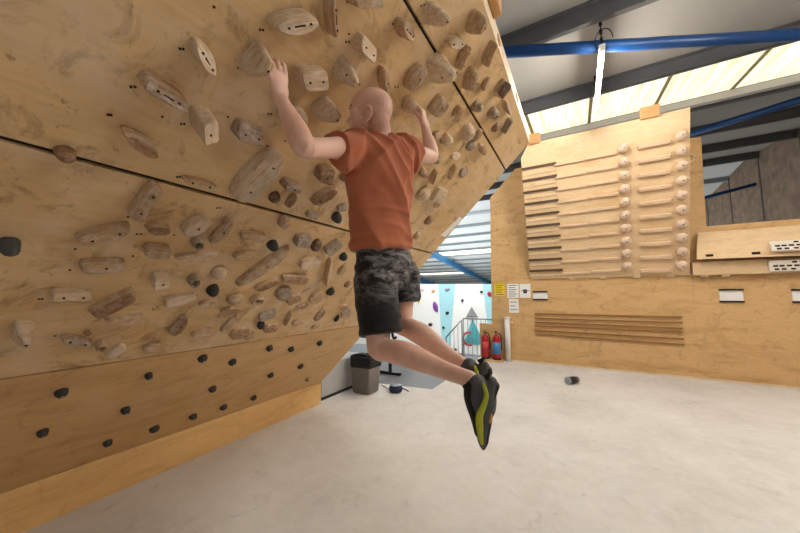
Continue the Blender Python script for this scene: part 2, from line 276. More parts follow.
def loft(bm, st, side, n=20, sub=4, cap='round', power=1.0):
    """skin a row of ellipses: st = [(centre, half width along side, half depth)]"""
    st = [(Vector(c), a, b) for c, a, b in st]
    full = []
    for i in range(len(st)-1):
        q = [st[max(0, i-1)], st[i], st[i+1], st[min(len(st)-1, i+2)]]
        for k in range(sub):
            t = k/sub
            full.append((crom(q[0][0], q[1][0], q[2][0], q[3][0], t),
                         max(.002, crom(q[0][1], q[1][1], q[2][1], q[3][1], t)), max(.002, crom(q[0][2], q[1][2], q[2][2], q[3][2], t))))
    full.append(st[-1])
    if cap == 'round':
        def ends(c, a, b, d):
            out = []
            for ang in (25, 50, 72):
                s, co = math.sin(R(ang)), math.cos(R(ang))
                out.append((c+d*min(a, b)*s, a*co, b*co))
            return out
        d0 = (full[0][0]-full[1][0]).normalized(); d1 = (full[-1][0]-full[-2][0]).normalized()
        full = ends(*full[0], d0)[::-1] + full + ends(*full[-1], d1)
    rings = []; N = len(full)
    for i, (c, a, b) in enumerate(full):
        t = (full[min(N-1, i+1)][0]-full[max(0, i-1)][0]).normalized()
        s = side(i/(N-1)) if callable(side) else side
        s = (s - t*s.dot(t)).normalized(); o = t.cross(s)
        ring = []
        for k in range(n):
            th = 2*math.pi*k/n; x, y = math.cos(th), math.sin(th)
            x = math.copysign(abs(x)**power, x); y = math.copysign(abs(y)**power, y)
            ring.append(bm.verts.new(c + s*a*x + o*b*y))
        rings.append(ring)
    for p, q in zip(rings, rings[1:]):
        for i in range(n): bm.faces.new((p[i], p[(i+1) % n], q[(i+1) % n], q[i]))
    bm.faces.new(rings[0][::-1]); bm.faces.new(rings[-1])
    return bm
def remesh(bm, voxel, smooth=4, factor=.5):
    """join overlapping closed shells into one continuous surface; returns a bmesh"""
    bmesh.ops.recalc_face_normals(bm, faces=bm.faces)
    me = bpy.data.meshes.new('tmp'); bm.to_mesh(me); bm.free()
    o = bpy.data.objects.new('tmp', me); C.objects.link(o)
    m = o.modifiers.new('r', 'REMESH'); m.mode = 'VOXEL'; m.voxel_size = voxel
    if smooth:
        s = o.modifiers.new('s', 'SMOOTH'); s.factor = factor; s.iterations = smooth
    bpy.context.view_layer.update()
    dg = bpy.context.evaluated_depsgraph_get()
    me2 = bpy.data.meshes.new_from_object(o.evaluated_get(dg))
    out = bmesh.new(); out.from_mesh(me2)
    bpy.data.objects.remove(o); bpy.data.meshes.remove(me); bpy.data.meshes.remove(me2)
    return out

# ------------------------------------------------------------------ materials
def lin(c):
    if isinstance(c, str): c = tuple(int(c[i:i+2], 16)/255 for i in (0, 2, 4))
    return tuple((x/12.92 if x <= .04045 else ((x+.055)/1.055)**2.4) for x in c) + (1,)
def mat(name, col, rough=.6, metal=0, var=.06, scale=6, bump=0., bscale=60, spec=.4):
    m = bpy.data.materials.new(name); m.use_nodes = True; nt = m.node_tree; b = nt.nodes['Principled BSDF']
    b.inputs['Roughness'].default_value = rough; b.inputs['Metallic'].default_value = metal
    b.inputs['Specular IOR Level'].default_value = spec
    tc = nt.nodes.new('ShaderNodeTexCoord'); n = nt.nodes.new('ShaderNodeTexNoise')
    n.inputs['Scale'].default_value = scale; n.inputs['Detail'].default_value = 5
    nt.links.new(tc.outputs['Object'], n.inputs['Vector'])
    mx = nt.nodes.new('ShaderNodeMix'); mx.data_type = 'RGBA'
    c = lin(col)
    mx.inputs['A'].default_value = tuple(x*(1-var*2.2) for x in c[:3])+(1,)
    mx.inputs['B'].default_value = tuple(min(1, x*(1+var*2.2)) for x in c[:3])+(1,)
    nt.links.new(n.outputs['Fac'], mx.inputs['Factor']); nt.links.new(mx.outputs['Result'], b.inputs['Base Color'])
    if bump:
        n2 = nt.nodes.new('ShaderNodeTexNoise'); n2.inputs['Scale'].default_value = bscale; n2.inputs['Detail'].default_value = 4
        nt.links.new(tc.outputs['Object'], n2.inputs['Vector'])
        bp = nt.nodes.new('ShaderNodeBump'); bp.inputs['Strength'].default_value = bump; bp.inputs['Distance'].default_value = .01
        nt.links.new(n2.outputs['Fac'], bp.inputs['Height']); nt.links.new(bp.outputs['Normal'], b.inputs['Normal'])
    return m
class NT:
    def __init__(s, name):
        s.m = bpy.data.materials.new(name); s.m.use_nodes = True; s.t = s.m.node_tree
        s.b = s.t.nodes['Principled BSDF']; s.tc = s.t.nodes.new('ShaderNodeTexCoord')
    def new(s, kind, **kw):
        n = s.t.nodes.new('ShaderNode'+kind)
        for k, v in kw.items():
            if k in n.inputs: n.inputs[k].default_value = v
            else: setattr(n, k, v)
        return n
    def link(s, a, b): s.t.links.new(a, b)
    def mapping(s, scale, rot=(0, 0, 0), src='Object'):
        n = s.new('Mapping'); n.inputs['Scale'].default_value = scale; n.inputs['Rotation'].default_value = rot
        s.link(s.tc.outputs[src], n.inputs['Vector']); return n.outputs['Vector']
    def noise(s, vec, scale, detail=5, rough=.6, dist=0.):
        n = s.new('TexNoise'); n.inputs['Scale'].default_value = scale; n.inputs['Detail'].default_value = detail
        n.inputs['Roughness'].default_value = rough; n.inputs['Distortion'].default_value = dist
        s.link(vec, n.inputs['Vector']); return n.outputs['Fac']
    def ramp(s, fac, stops):
        n = s.new('ValToRGB'); e = n.color_ramp.elements
        while len(e) < len(stops): e.new(.5)
        for el, (p, c) in zip(e, stops):
            el.position = p; el.color = c if len(c) == 4 else tuple(c)+(1,)
        s.link(fac, n.inputs['Fac']); return n.outputs['Color']
    def mix(s, fac, a, b, mode='MIX'):
        n = s.new('Mix'); n.data_type = 'RGBA'; n.blend_type = mode
        for sock, v in (('Factor', fac), ('A', a), ('B', b)):
            if isinstance(v, bpy.types.NodeSocket): s.link(v, n.inputs[sock])
            else: n.inputs[sock].default_value = v
        return n.outputs['Result']
    def bump(s, h, strength, dist=.01):
        n = s.new('Bump'); n.inputs['Strength'].default_value = strength; n.inputs['Distance'].default_value = dist
        s.link(h, n.inputs['Height']); s.link(n.outputs['Normal'], s.b.inputs['Normal'])
G = lambda v: (v, v, v, 1)
def plywood(name, c1, c2, grain=(3, .5, 3), chalk=0., scuff=0., rough=.5, knots=.0):
    k = NT(name)
    v = k.mapping(grain)
    f = k.noise(v, 2.2, 8, .62, 1.2)
    col = k.ramp(f, [(.25, lin(c2)), (.5, lin(c1)), (.75, tuple(min(1, x*1.08) for x in lin(c1)[:3]))])
    f2 = k.noise(k.mapping((grain[0]*9, grain[1]*5, grain[2]*9)), 3, 6, .7)
    col = k.mix(.25, col, k.ramp(f2, [(.35, G(.55)), (.6, G(1.))]), 'MULTIPLY')
    if scuff:
        f3 = k.noise(k.mapping((1, 1, 1)), 5.5, 9, .7, .8)
        col = k.mix(k.ramp(f3, [(.54, G(0)), (.68, G(scuff))]), col, lin('7d5a38'))
        f5 = k.noise(k.mapping((1, 1, 1)), 20, 5, .7, .4)
        col = k.mix(k.ramp(f5, [(.62, G(0)), (.70, G(scuff*.9))]), col, lin('8a6844'))
    if chalk:
        f4 = k.noise(k.mapping((1, 1, 1)), 3.2, 7, .65, .5)
        col = k.mix(k.ramp(f4, [(.48, G(0)), (.72, G(chalk))]), col, lin('d8c6ae'))
    k.link(col, k.b.inputs['Base Color'])
    k.b.inputs['Roughness'].default_value = rough; k.b.inputs['Specular IOR Level'].default_value = .35
    k.bump(f2, .06)
    return k.m
def holdmat(name, base, dark, chalk):
    k = NT(name)
    rnd = k.new('ObjectInfo').outputs['Random']
    vadd = k.new('VectorMath'); vadd.operation = 'ADD'
    k.link(k.mapping((1, 1, 1)), vadd.inputs[0])
    cmb = k.new('CombineXYZ'); mul = k.new('Math'); mul.operation = 'MULTIPLY'; mul.inputs[1].default_value = 37.
    k.link(rnd, mul.inputs[0]); k.link(mul.outputs[0], cmb.inputs[0]); k.link(mul.outputs[0], cmb.inputs[2]); k.link(cmb.outputs[0], vadd.inputs[1])
    st = k.new('Mapping'); st.inputs['Scale'].default_value = (6, 60, 60); k.link(vadd.outputs[0], st.inputs['Vector'])
    f = k.noise(st.outputs['Vector'], 1.5, 6, .6, .6)
    col = k.ramp(f, [(.3, lin(dark)), (.62, lin(base))])
    f2 = k.noise(vadd.outputs[0], 26, 7, .7)
    col = k.mix(k.ramp(f2, [(.45, G(0)), (.68, G(chalk))]), col, lin('d9cfc4'))
    f3 = k.noise(vadd.outputs[0], 14, 6, .7, .5)
    col = k.mix(k.ramp(f3, [(.56, G(0)), (.75, G(.6))]), col, lin(dark))
    k.link(col, k.b.inputs['Base Color']); k.b.inputs['Roughness'].default_value = .7
    k.bump(f2, .25)
    return k.m
M = {}
M['board'] = plywood('climbing_ply', 'd9b888', 'c39c69', (1.4, .35, 1.4), chalk=.62, scuff=.75)
M['lowboard'] = plywood('lower_ply', 'd0a974', 'bb9160', (1.4, .35, 1.4), chalk=.2, scuff=.3)
M['kick'] = plywood('kick_ply', 'ddb477', 'c79a5e', (1.2, .35, 2.2), scuff=.2)
M['ply'] = plywood('birch_ply', 'e4c69c', 'd2ad7c', (.5, 3, 1.6))
M['wallply'] = plywood('wall_ply', 'd9b27c', 'bf935c', (.45, 3, 1.8), scuff=.35)
M['edge'] = plywood('pale_timber', 'e6d2b2', 'd2b890', (2, .4, 2), scuff=.2)
M['block'] = plywood('timber_block', 'c99a66', 'a87a48', (1, 6, 6))
M['rail'] = plywood('rail_wood_shadowed', '9c7243', '7d5730', (.8, 6, 6))  # wood darkened to stand in for the shadow lines under the rails
M['rung_dark'] = mat('shaded_rung', '5b4636', .7, var=.12, scale=20)  # shadow of the deep rung edges put into the colour
M['rung_pale'] = plywood('pale_rung', 'e2c4a4', 'd0ab86', (1.2, 8, 8), chalk=.6)
M['ball'] = plywood('ball_wood', 'dfc5ac', 'c3a48a', (6, 6, 6), chalk=.6)
M['gap'] = mat('board_gap', '2d261e', .9)
M['frame'] = mat('board_frame', '6d5638', .8)
M['hole'] = mat('screw_hole', '1d1712', .6)
tone = dict(pale=holdmat('hold_pale', 'dec6a4', 'b3936e', .75), tan=holdmat('hold_tan', 'c8a77f', '957552', .6),
            brown=holdmat('hold_brown', 'a37c58', '72502f', .35), dark=holdmat('hold_dark', '765a42', '43301f', .25),
            grey=holdmat('hold_grey', 'a8937e', '75614f', .5), dusty=holdmat('hold_dusty', 'a08468', '5e4a3a', .6),
            black=mat('resin_black', '33312f', .6, var=.15, scale=40, bump=.2), slate=mat('resin_slate', '4a4a4a', .65, var=.15, scale=30, bump=.2))
def floor_mat():
    k = NT('mat_carpet')
    f = k.noise(k.mapping((1, 1, 1)), 1.1, 7, .6, .3)
    col = k.ramp(f, [(.3, lin('cbc7c1')), (.55, lin('d9d6d1')), (.75, lin('e4e2de'))])
    f2 = k.noise(k.mapping((1, 1, 1)), 9, 8, .75, .2)
    col = k.mix(k.ramp(f2, [(.46, G(0)), (.75, G(.5))]), col, lin('ebe9e6'))
    f3 = k.noise(k.mapping((1, 1, 1)), 260, 3, .8)
    col = k.mix(.35, col, k.ramp(f3, [(.3, G(.6)), (.65, G(1.05))]), 'MULTIPLY')
    f4 = k.noise(k.mapping((1, 1, 1)), 4, 9, .75, 1.2)
    col = k.mix(k.ramp(f4, [(.56, G(0)), (.72, G(.4))]), col, lin('9a938a'))
    k.link(col, k.b.inputs['Base Color']); k.b.inputs['Roughness'].default_value = .95; k.b.inputs['Specular IOR Level'].default_value = .1
    k.bump(f3, .3, .004)
    return k.m
M['mat'] = floor_mat()
M['rubber'] = mat('rubber_floor', '83868a', .8, var=.05, scale=8)
M['white_wall'] = mat('white_paint', 'eceae6', .7, var=.02)
M['cyan'] = mat('cyan_paint', 'a5d6dc', .7, var=.04)
M['grey_paint'] = mat('grey_paint', 'b4b2ae', .6, var=.04)
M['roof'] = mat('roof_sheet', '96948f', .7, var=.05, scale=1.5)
M['roof_far'] = mat('roof_sheet_daylit', 'cdd1d2', .7, var=.04, scale=1.5)  # paler copy of the roof sheeting, hall daylight put into its colour
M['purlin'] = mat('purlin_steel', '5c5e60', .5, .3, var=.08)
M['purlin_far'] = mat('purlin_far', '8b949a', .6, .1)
M['blue'] = mat('blue_steel', '0f4079', .4, .1, var=.05, spec=.5)
M['rafter'] = mat('blue_rafter', '2a78b2', .5, .0, var=.06)
M['concrete'] = mat('concrete_panel', '7f6c5c', .95, var=.3, scale=4, bump=.4, bscale=20)
M['joint'] = mat('panel_joint', '5e554d', .9)
M['volume'] = mat('grey_volume', '8a8b8d', .6)
M['metal'] = mat('galvanised', '9aa0a3', .4, .7)
M['white_pipe'] = mat('white_plastic', 'e9e7e2', .4)
M['red'] = mat('red_enamel', 'b5202a', .3, var=.05)
M['bluelab'] = mat('blue_label', '4f8fd0', .5)
M['black'] = mat('black_plastic', '1b1b1c', .45)
M['bag'] = mat('black_bag', '141415', .3, bump=.5, bscale=25)
M['bin'] = mat('bin_plastic', '77706a', .5, var=.04)
M['paper'] = mat('paper', 'f1f0ec', .8, var=.01)
M['yellow'] = mat('yellow_paper', 'f0d22c', .7, var=.02)
M['ink'] = mat('print_ink', '4a4a4e', .8)
M['navy'] = mat('navy_fabric', '26304e', .8, bump=.2)
M['chalk'] = mat('chalked_wood', 'e6ddd0', .9, var=.06, scale=30)
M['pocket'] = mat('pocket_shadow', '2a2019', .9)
for nm, c in dict(orange='dd9b3a', pink='e3a0b0', purple='7d3f93', mauve='a68ba6', teal='4fa9b0').items(): M[nm] = mat('resin_'+nm, c, .5)
def emis(name, col, strength):
    m = bpy.data.materials.new(name); m.use_nodes = True; b = m.node_tree.nodes['Principled BSDF']
    b.inputs['Base Color'].default_value = lin(col); b.inputs['Emission Color'].default_value = lin(col); b.inputs['Emission Strength'].default_value = strength
    return m
M['lamp'] = emis('tube_glow', 'fff7ec', 110)
def skylight_mat(strength, name):
    k = NT(name)
    f = k.noise(k.mapping((9, .3, 1)), 1.6, 8, .65, .3)
    col = k.ramp(f, [(.25, lin('b5a876')), (.45, lin('eae3c2')), (.62, lin('fdfaf0'))])
    k.link(col, k.b.inputs['Base Color']); k.link(col, k.b.inputs['Emission Color'])
    k.b.inputs['Emission Strength'].default_value = strength
    return k.m
M['skylight'] = skylight_mat(SKY_NEAR, 'dirty_rooflight')
M['skylight_far'] = skylight_mat(SKY_FAR, 'far_rooflight')
M['gbar'] = mat('rooflight_joint', 'b3a87a', .9, var=.15, scale=15)

# ------------------------------------------------------------------ the setting
def struct(name, bm, m, label, cat, parent=None, **k):
    o = obj(name, bm, m, parent, **k)
    if parent is None: tag(o, label, cat, None, 'structure')
    return o
# mat floor: an L with its open corner at the stairwell
pts = [(-3.3, -3.2), (5.5, -3.2), (5.5, 7.62), (-2.12, 7.62), (-2.12, 4.72), (-3.3, 4.55)]
struct('floor', prism([(x, y, 0) for x, y in pts], (0, 0, -.28)), M['mat'], 'chalky pale grey carpeted mat covering the training area', 'floor')
struct('floor_lower', B(-14, 5.6, -3.4, 9.4, -.42, -.3), M['rubber'], 'grey rubber gym floor lying lower beyond the mat edge', 'floor')
struct('floor_hall', B(-26, 5.6, 9.4, 46, -2.75, -2.6), M['white_wall'], 'grey floor of the far climbing hall', 'floor')
# plywood back wall with chamfered left top and a tall opening on the right
Yb = 7.54
bm = prism([(-1.83, Yb, 0), (1.80, Yb, 0), (1.80, Yb, 4.47), (-1.16, Yb, 4.47), (-1.77, Yb, 3.86)], (0, .04, 0))
wall = struct('wall_back', bm, M['wallply'], 'pale birch plywood wall at the back, behind the rung board', 'wall')
struct('wall_back_panel', B(1.802, 5.45, Yb, Yb+.04, 0, 2.72), M['wallply'], None, None, wall)
bm = prism([(1.802, Yb, 2.722), (2.06, Yb, 2.722), (2.10, Yb, 4.39), (1.802, Yb, 4.42)], (0, .04, 0))
struct('upright_panel', bm, M['wallply'], None, None, wall)
tag(struct('baseboard_back', B(-1.45, 5.45, Yb-.012, Yb-.001, 0, .03), M['edge'], 'thin pale strip along the foot of the plywood wall', 'baseboard'))
# gable wall of concrete panels
zr = lambda y: 5.5+.105*(y-6.9) if y < 16 else 6.455-.105*(y-16)
Xg = 5.62
bm = prism([(Xg, -3.2, -2.6), (Xg, 46, -2.6), (Xg, 46, zr(46)), (Xg, 16, zr(16)), (Xg, -3.2, zr(-3.2))], (.2, 0, 0))
gab = struct('wall_right', bm, M['concrete'], 'dark stained concrete panel gable wall beyond the opening', 'wall')
for y in (10.6, 12.9, 15.2, 17.6, 20.2): struct('panel_joint', B(Xg-.02, Xg+.01, y-.03, y+.03, 0, zr(y)-.02), M['joint'], None, None, gab)
# roof
def slab(bm, x0, x1, y0, y1, t=.08):
    prism([(x0, y0, zr(y0)), (x1, y0, zr(y0)), (x1, y1, zr(y1)), (x0, y1, zr(y1))], (0, 0, t), bm)
bm = bmesh.new()
SX = [-2.08, -.83, .42, 1.67, 2.92, 4.17, 5.42]
slab(bm, -25, 5.8, -3.2, 6.62); slab(bm, -1.7, 5.8, 8.64, 15.999); slab(bm, -25, SX[0], 6.62, 8.64); slab(bm, SX[-1], 5.8, 6.62, 8.64)
roof = struct('ceiling', bm, M['roof'], 'grey sheet roof rising away over the training area', 'ceiling')
bm = bmesh.new(); slab(bm, -25, 5.8, 16.001, 46); slab(bm, -25, -1.705, 8.645, 15.999); struct('ceiling_far', bm, M['roof_far'], 'sheet roof coloured pale as if daylit, sloping down over the far climbing hall', 'ceiling')
for i in range(6):
    bm = bmesh.new(); slab(bm, SX[i]+.02, SX[i+1]-.02, 6.62, 8.64, .02)
    w = struct('window_%d' % (i+1), bm, M['skylight'], 'glowing dirty rooflight sheet %s' % ['hidden above the climbing board', 'at the left end of the row', 'behind the tube lamp', 'second from the left in view, right of the lamp', 'third along to the right of the lamp', 'at the far right end of the row'][i], 'window')
    bm = bmesh.new(); slab(bm, SX[i+1]-.03, SX[i+1]+.03, 6.62, 8.64, .03)
    bmesh.ops.translate(bm, verts=bm.verts, vec=(0, 0, -.02))
    struct('glazing_bar', bm, M['gbar'], None, None, w)
def zsec(x0, x1, y, h, m, n, label):
    z = zr(y)
    bm = bmesh.new()
    box(bm, x0, x1, y-.008, y+.008, z-h, z-.005); box(bm, x0, x1, y-.075, y, z-.03, z-.012); box(bm, x0, x1, y, y+.075, z-h, z-h+.016)
    return struct('trim_%d' % n, bm, m, label, 'roof purlin')
k = 1
for y, d in ((.11, 'over the near floor'), (2.27, 'over the middle of the floor'), (4.42, 'from which the tube lamp hangs'), (6.58, 'along the upper edge of the rooflights'), (8.68, 'along the lower edge of the rooflights'), (10.8, 'just behind the rung board'), (12.95, 'beyond the opening in the wall'), (15.1, 'nearest the ridge')):
    zsec(-24, Xg, y, .24, M['purlin'], k, 'dark steel purlin '+d); k += 1
# a pale flashing strip under the rooflights
struct('trim_%d' % k, B(-2.2, Xg, 8.5, 8.62, zr(8.55)-.2, zr(8.55)-.06), M['grey_paint'], 'pale strip running under the rooflights', 'trim'); k += 1
y = 17.6; n = 1
while y < 45:
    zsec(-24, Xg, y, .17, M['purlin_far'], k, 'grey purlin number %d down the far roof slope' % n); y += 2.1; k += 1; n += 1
for X, lab in ((-10.9, 'nearer blue steel rafter under the far roof'), (-19.6, 'farther blue steel rafter under the far roof')):
    bm = bmesh.new()
    for s0, s1 in ((-.16, .16),):
        prism([(X+s0, 16.1, zr(16.1)-.26), (X+s0, 46, zr(46)-.26), (X+s0, 46, zr(46)-.75), (X+s0, 44, zr(44)-.75), (X+s0, 16.1, zr(16.1)-.75)], (s1-s0, 0, 0), bm)
    struct('trim_%d' % k, bm, M['rafter'], lab, 'roof rafter'); k += 1
for i, (x0, x1, y0, y1, nm) in enumerate(((-11.2, -6.3, 26.2, 28., 'rooflight strip in the far roof, the nearer one'), (-18.5, -12.6, 37.2, 39.2, 'rooflight strip in the far roof, lower left'), (-7.4, -4, 33.5, 35.3, 'rooflight strip in the far roof, by the plywood wall'))):
    bm = bmesh.new(); slab(bm, x0, x1, y0, y1, .02); bmesh.ops.translate(bm, verts=bm.verts, vec=(0, 0, -.03))
    struct('window_%d' % (7+i), bm, M['skylight_far'], 'bright '+nm, 'window')
struct('wall_far', B(-26, Xg, 45.8, 46, -2.6, zr(46)), M['grey_paint'], 'grey end wall closing the far climbing hall', 'wall')
struct('wall_left', B(-26.2, -26, -3.2, 46, -2.6, 6.5), M['white_wall'], 'white side wall of the far climbing hall', 'wall')
# blue wind braces
bm = tube(bmesh.new(), BR[0], BR[1], .075, n=16)
tag(obj('brace_tube', bm, M['blue'], smooth=True, loc=BR[0]), 'blue tubular roof brace crossing above the lit tube lamp', 'roof brace')
bm = tube(bmesh.new(), BR[2], BR[3], .075, n=16)
tag(obj('brace_tube', bm, M['blue'], smooth=True, loc=BR[2]), 'blue tubular roof brace above the opening at far right', 'roof brace')
bm = tube(bmesh.new(), (3.0, 15.2, 4.75), (5.5, 15.2, 5.25), .06, n=12)
tag(obj('brace_tube', bm, M['blue'], smooth=True, loc=(4.4, 15.2, 5.0)), 'short dark blue brace low in the opening by the concrete wall', 'roof brace')

# ------------------------------------------------------------------ lamps
def tube_lamp(x, y, z, label, L=1.52):
    t = empty('tube_lamp', (x, y, z), label, 'lamp', 'hanging tube lamps')
    bm = bmesh.new(); box(bm, x-.035, x+.035, y, y+L, z, z+.045, .008); obj('lamp_body', bm, M['white_pipe'], t)
    bm = tube(bmesh.new(), (x, y+.02, z-.025), (x, y+L-.02, z-.025), .026, n=16); obj('lamp_tube', bm, M['lamp'], t, True)
    for yy in (y+.005, y+L-.025):
        obj('end_cap', B(x-.032, x+.032, yy, yy+.02, z-.052, z), M['white_pipe'], t)
    top = zr(y)-.24
    for yy in (y+.06, y+L-.06):
        bm = bmesh.new(); zt = zr(yy)-.1; n = int((zt-z-.05)/.06)
        for i in range(n):
            zz = z+.045+i*.06+.03
            w = .018
            if i % 2: box(bm, x-w, x+w, yy-.006, yy+.006, zz-.036, zz+.036)
            else: box(bm, x-.006, x+.006, yy-w, yy+w, zz-.036, zz+.036)
        obj('chain', bm, M['black'], t)
    return t
t = tube_lamp(.42, 4.58, 4.72, 'lit tube lamp hanging on a chain under the blue brace')
bm = path_tube([(.42+.10*math.cos(a_)+.03, 4.66, 4.86+.16*math.sin(a_)) for a_ in [i*.7 for i in range(8)]], .006)
obj('cable_loop', bm, M['black'], t, True)
for x, y, z, d in LAMPS:
    tube_lamp(x, y, z, 'lit tube lamp hanging from the roof '+d)

# ------------------------------------------------------------------ the overhanging climbing board
X0, KZ, AN = -3.216, .30, R(45.58)
S1, S2, S3, S4 = 1.219, 2.44, 3.646, 3.988
YE, YS = 3.351, -3.0
EU = Vector((0, 1, 0)); EV = Vector((math.sin(AN), 0, math.cos(AN))); EN = Vector((math.cos(AN), 0, -math.sin(AN)))
O = Vector((X0, 0, KZ))
def bp(u, v, w=0): return O + EU*u + EV*v + EN*w
def bmat(u, v, th=0, w=0):
    ex = EU*math.cos(th)+EV*math.sin(th); ey = -EU*math.sin(th)+EV*math.cos(th)
    m = Matrix.Identity(4)
    p = bp(u, v, w)
    for j in range(3): m[j][0] = ex[j]; m[j][1] = ey[j]; m[j][2] = EN[j]; m[j][3] = p[j]
    return m
board = empty('climbing_board', (X0, YE, 0), 'huge overhanging plywood climbing board filling the left side', 'climbing board')
FR = Matrix.Identity(4)
for j in range(3): FR[j][0] = EU[j]; FR[j][1] = EV[j]; FR[j][2] = EN[j]; FR[j][3] = O[j]
g = .0045
for v0, v1, nm, gg in ((0, S1, 'lowboard', .002), (S1, S2, 'board', .006), (S2, S3, 'board', .008), (S3, S4, 'board', .003)):
    lo = .006 if v0 in (0, S1) else .009
    hi = .006 if v1 in (S1, S4) else .009
    bm = B(YS, YE, v0+lo, v1-hi, -.018, 0, M=FR)
    obj('plywood_sheet', bm, M[nm], board)
obj('backing_frame', B(YS+.01, YE-.004, .03, S4-.01, -.12, -.0185, M=FR), M['gap'], board)
kb = obj('kickboard', B(X0-.02, X0, YS, YE, 0.001, KZ-.004), M['kick'], board)
tx = bp(0, S4)
obj('top_fascia', B(tx.x-.035, tx.x, YS, YE+.004, tx.z+.001, tx.z+.135), M['edge'], board)
obj('timber_block', B(tx.x-.005, tx.x+.05, 1.60, 1.80, tx.z+.10, tx.z+.27, .006), M['block'], board)
for y, z in ((1.93, .045), (2.62, .05)): obj('peg', B(tx.x-.002, tx.x+.006, y-.03, y+.03, tx.z+z, tx.z+z+.045, .002), M['block'], board)
for u, v in NUTS:
    bm = bmesh.new(); bmesh.ops.create_cone(bm, cap_ends=True, segments=10, radius1=.0045, radius2=.0045, depth=.002, matrix=bmat(u, v, 0, .0006))
    obj('bolt_hole', bm, M['hole'], board)
bm = prism([bp(3.17, 2.69), bp(3.30, 2.69), bp(3.335, 2.97), bp(3.235, 2.97)], EN*.002)
tag(obj('paper_strip', bm, M['paper'], loc=bp(3.25, 2.8)), 'pale paper strip stuck by the right edge of the climbing board', 'paper')

# ------------------------------------------------------------------ holds
def outline(kind, n, rnd):
    pts = []
    for i in range(n):
        th = 2*math.pi*i/n; c, s = math.cos(th), math.sin(th)
        if kind in ('block', 'log', 'wedge'):
            e = .38; x = math.copysign(abs(c)**e, c); y = math.copysign(abs(s)**e, s)
            x *= 1+.07*y*rnd; y *= 1+.10*x*rnd
        elif kind == 'pyramid':
            e = .6; x = math.copysign(abs(c)**e, c); y = math.copysign(abs(s)**e, s)*(1-.25*x)
        elif kind in ('horn',):
            x = c; y = s*(1-.35*c)
        elif kind in ('lens', 'slab'):
            x = math.copysign(abs(c)**.9, c); y = math.copysign(abs(s)**1.15, s)*(1-.12*rnd*x)
        else:
            x = c; y = s
        pts.append((x, y))
    return pts
LAY = dict(
 lens=[(0, 1, 1, 0, 0), (.4, 1, .99, 0, 0), (.72, .97, .94, 0, .02), (.9, .93, .87, 0, .04), (.98, .88, .78, 0, .06), (1, .85, .73, 0, .06)],
 log=[(0, 1, 1, 0, 0), (.4, 1, .98, 0, 0), (.75, .985, .92, 0, .02), (.93, .965, .82, 0, .05), (1, .94, .7, 0, .06)],
 block=[(0, 1, 1, 0, 0), (.5, .985, .97, 0, 0), (.9, .95, .93, 0, 0), (.98, .92, .9, 0, 0), (1, .89, .86, 0, 0)],
 wedge=[(0, 1, 1, 0, 0), (.5, .985, .97, 0, 0), (.85, .95, .92, 0, 0), (.96, .91, .86, 0, .0), (1, .85, .78, 0, 0)],
 pyramid=[(0, 1, 1, 0, 0), (.3, .86, .86, .05, .05), (.6, .66, .66, .12, .1), (.85, .46, .45, .2, .16), (1, .26, .24, .26, .2)],
 horn=[(0, 1, 1, 0, 0), (.35, .92, .9, .02, .04), (.7, .78, .72, .06, .12), (.92, .6, .52, .1, .18), (1, .45, .34, .12, .2)],
 round=[(0, 1, 1, 0, 0), (.35, .97, .97, 0, 0), (.65, .85, .85, 0, 0), (.86, .64, .64, 0, .02), (.97, .38, .38, 0, .03), (1, .14, .14, 0, .03)],
 cup=[(0, 1, 1, 0, 0), (.5, .98, .98, 0, 0), (.85, .9, .9, 0, 0), (1, .78, .78, 0, 0), (.93, .64, .64, 0, 0), (.6, .52, .52, 0, 0), (.35, .4, .4, 0, 0)],
 slab=[(0, 1, 1, 0, 0), (.4, 1, .98, 0, 0), (.8, .96, .9, 0, .04), (.96, .9, .8, 0, .08), (1, .85, .7, 0, .1)])
def hold_bm(kind, L, W, T, seed):
    rng = random.Random(seed); rnd = rng.uniform(-1, 1); n = 36
    ol = outline(kind, n, rnd); bm = bmesh.new(); rings = []
    off = Vector((seed*3.1, seed*1.7, 0))
    for z, sx, sy, ox, oy in LAY[kind]:
        ring = []
        for x, y in ol:
            px, py = x*sx+ox, y*sy-oy*1.1; h = z
            if kind in ('wedge', 'slab'): h = z*(.40+.60*(.5-.5*py))
            elif kind in ('lens', 'log'): h = z*(.80-.24*py+.06*rnd*px)
            elif kind == 'block': h = z*(.86-.16*py+.08*rnd*px)
            p = Vector((px*L/2, py*W/2, h*T))
            if z > 0:
                nv = noise.noise_vector(p*18+off); p += Vector((nv.x*.05*W, nv.y*.05*W, nv.z*.05*T))
            else: p.z = -.003
            ring.append(bm.verts.new(p))
        rings.append(ring)
    for a, b in zip(rings, rings[1:]):
        for i in range(n): bm.faces.new((a[i], a[(i+1) % n], b[(i+1) % n], b[i]))
    bm.faces.new(rings[0][::-1])
    top = rings[-1]; c = bm.verts.new(sum((v.co for v in top), Vector())/n)
    for i in range(n): bm.faces.new((top[i], top[(i+1) % n], c))
    return bm
def face_z(bm, x, y):
    t = BVHTree.FromBMesh(bm); h = t.ray_cast(Vector((x, y, 1)), Vector((0, 0, -1)))
    return h[0].z if h[0] is not None else None
GR = lambda v: 'wooden holds above the long seam' if v > S2 else 'wooden holds between the two long seams'
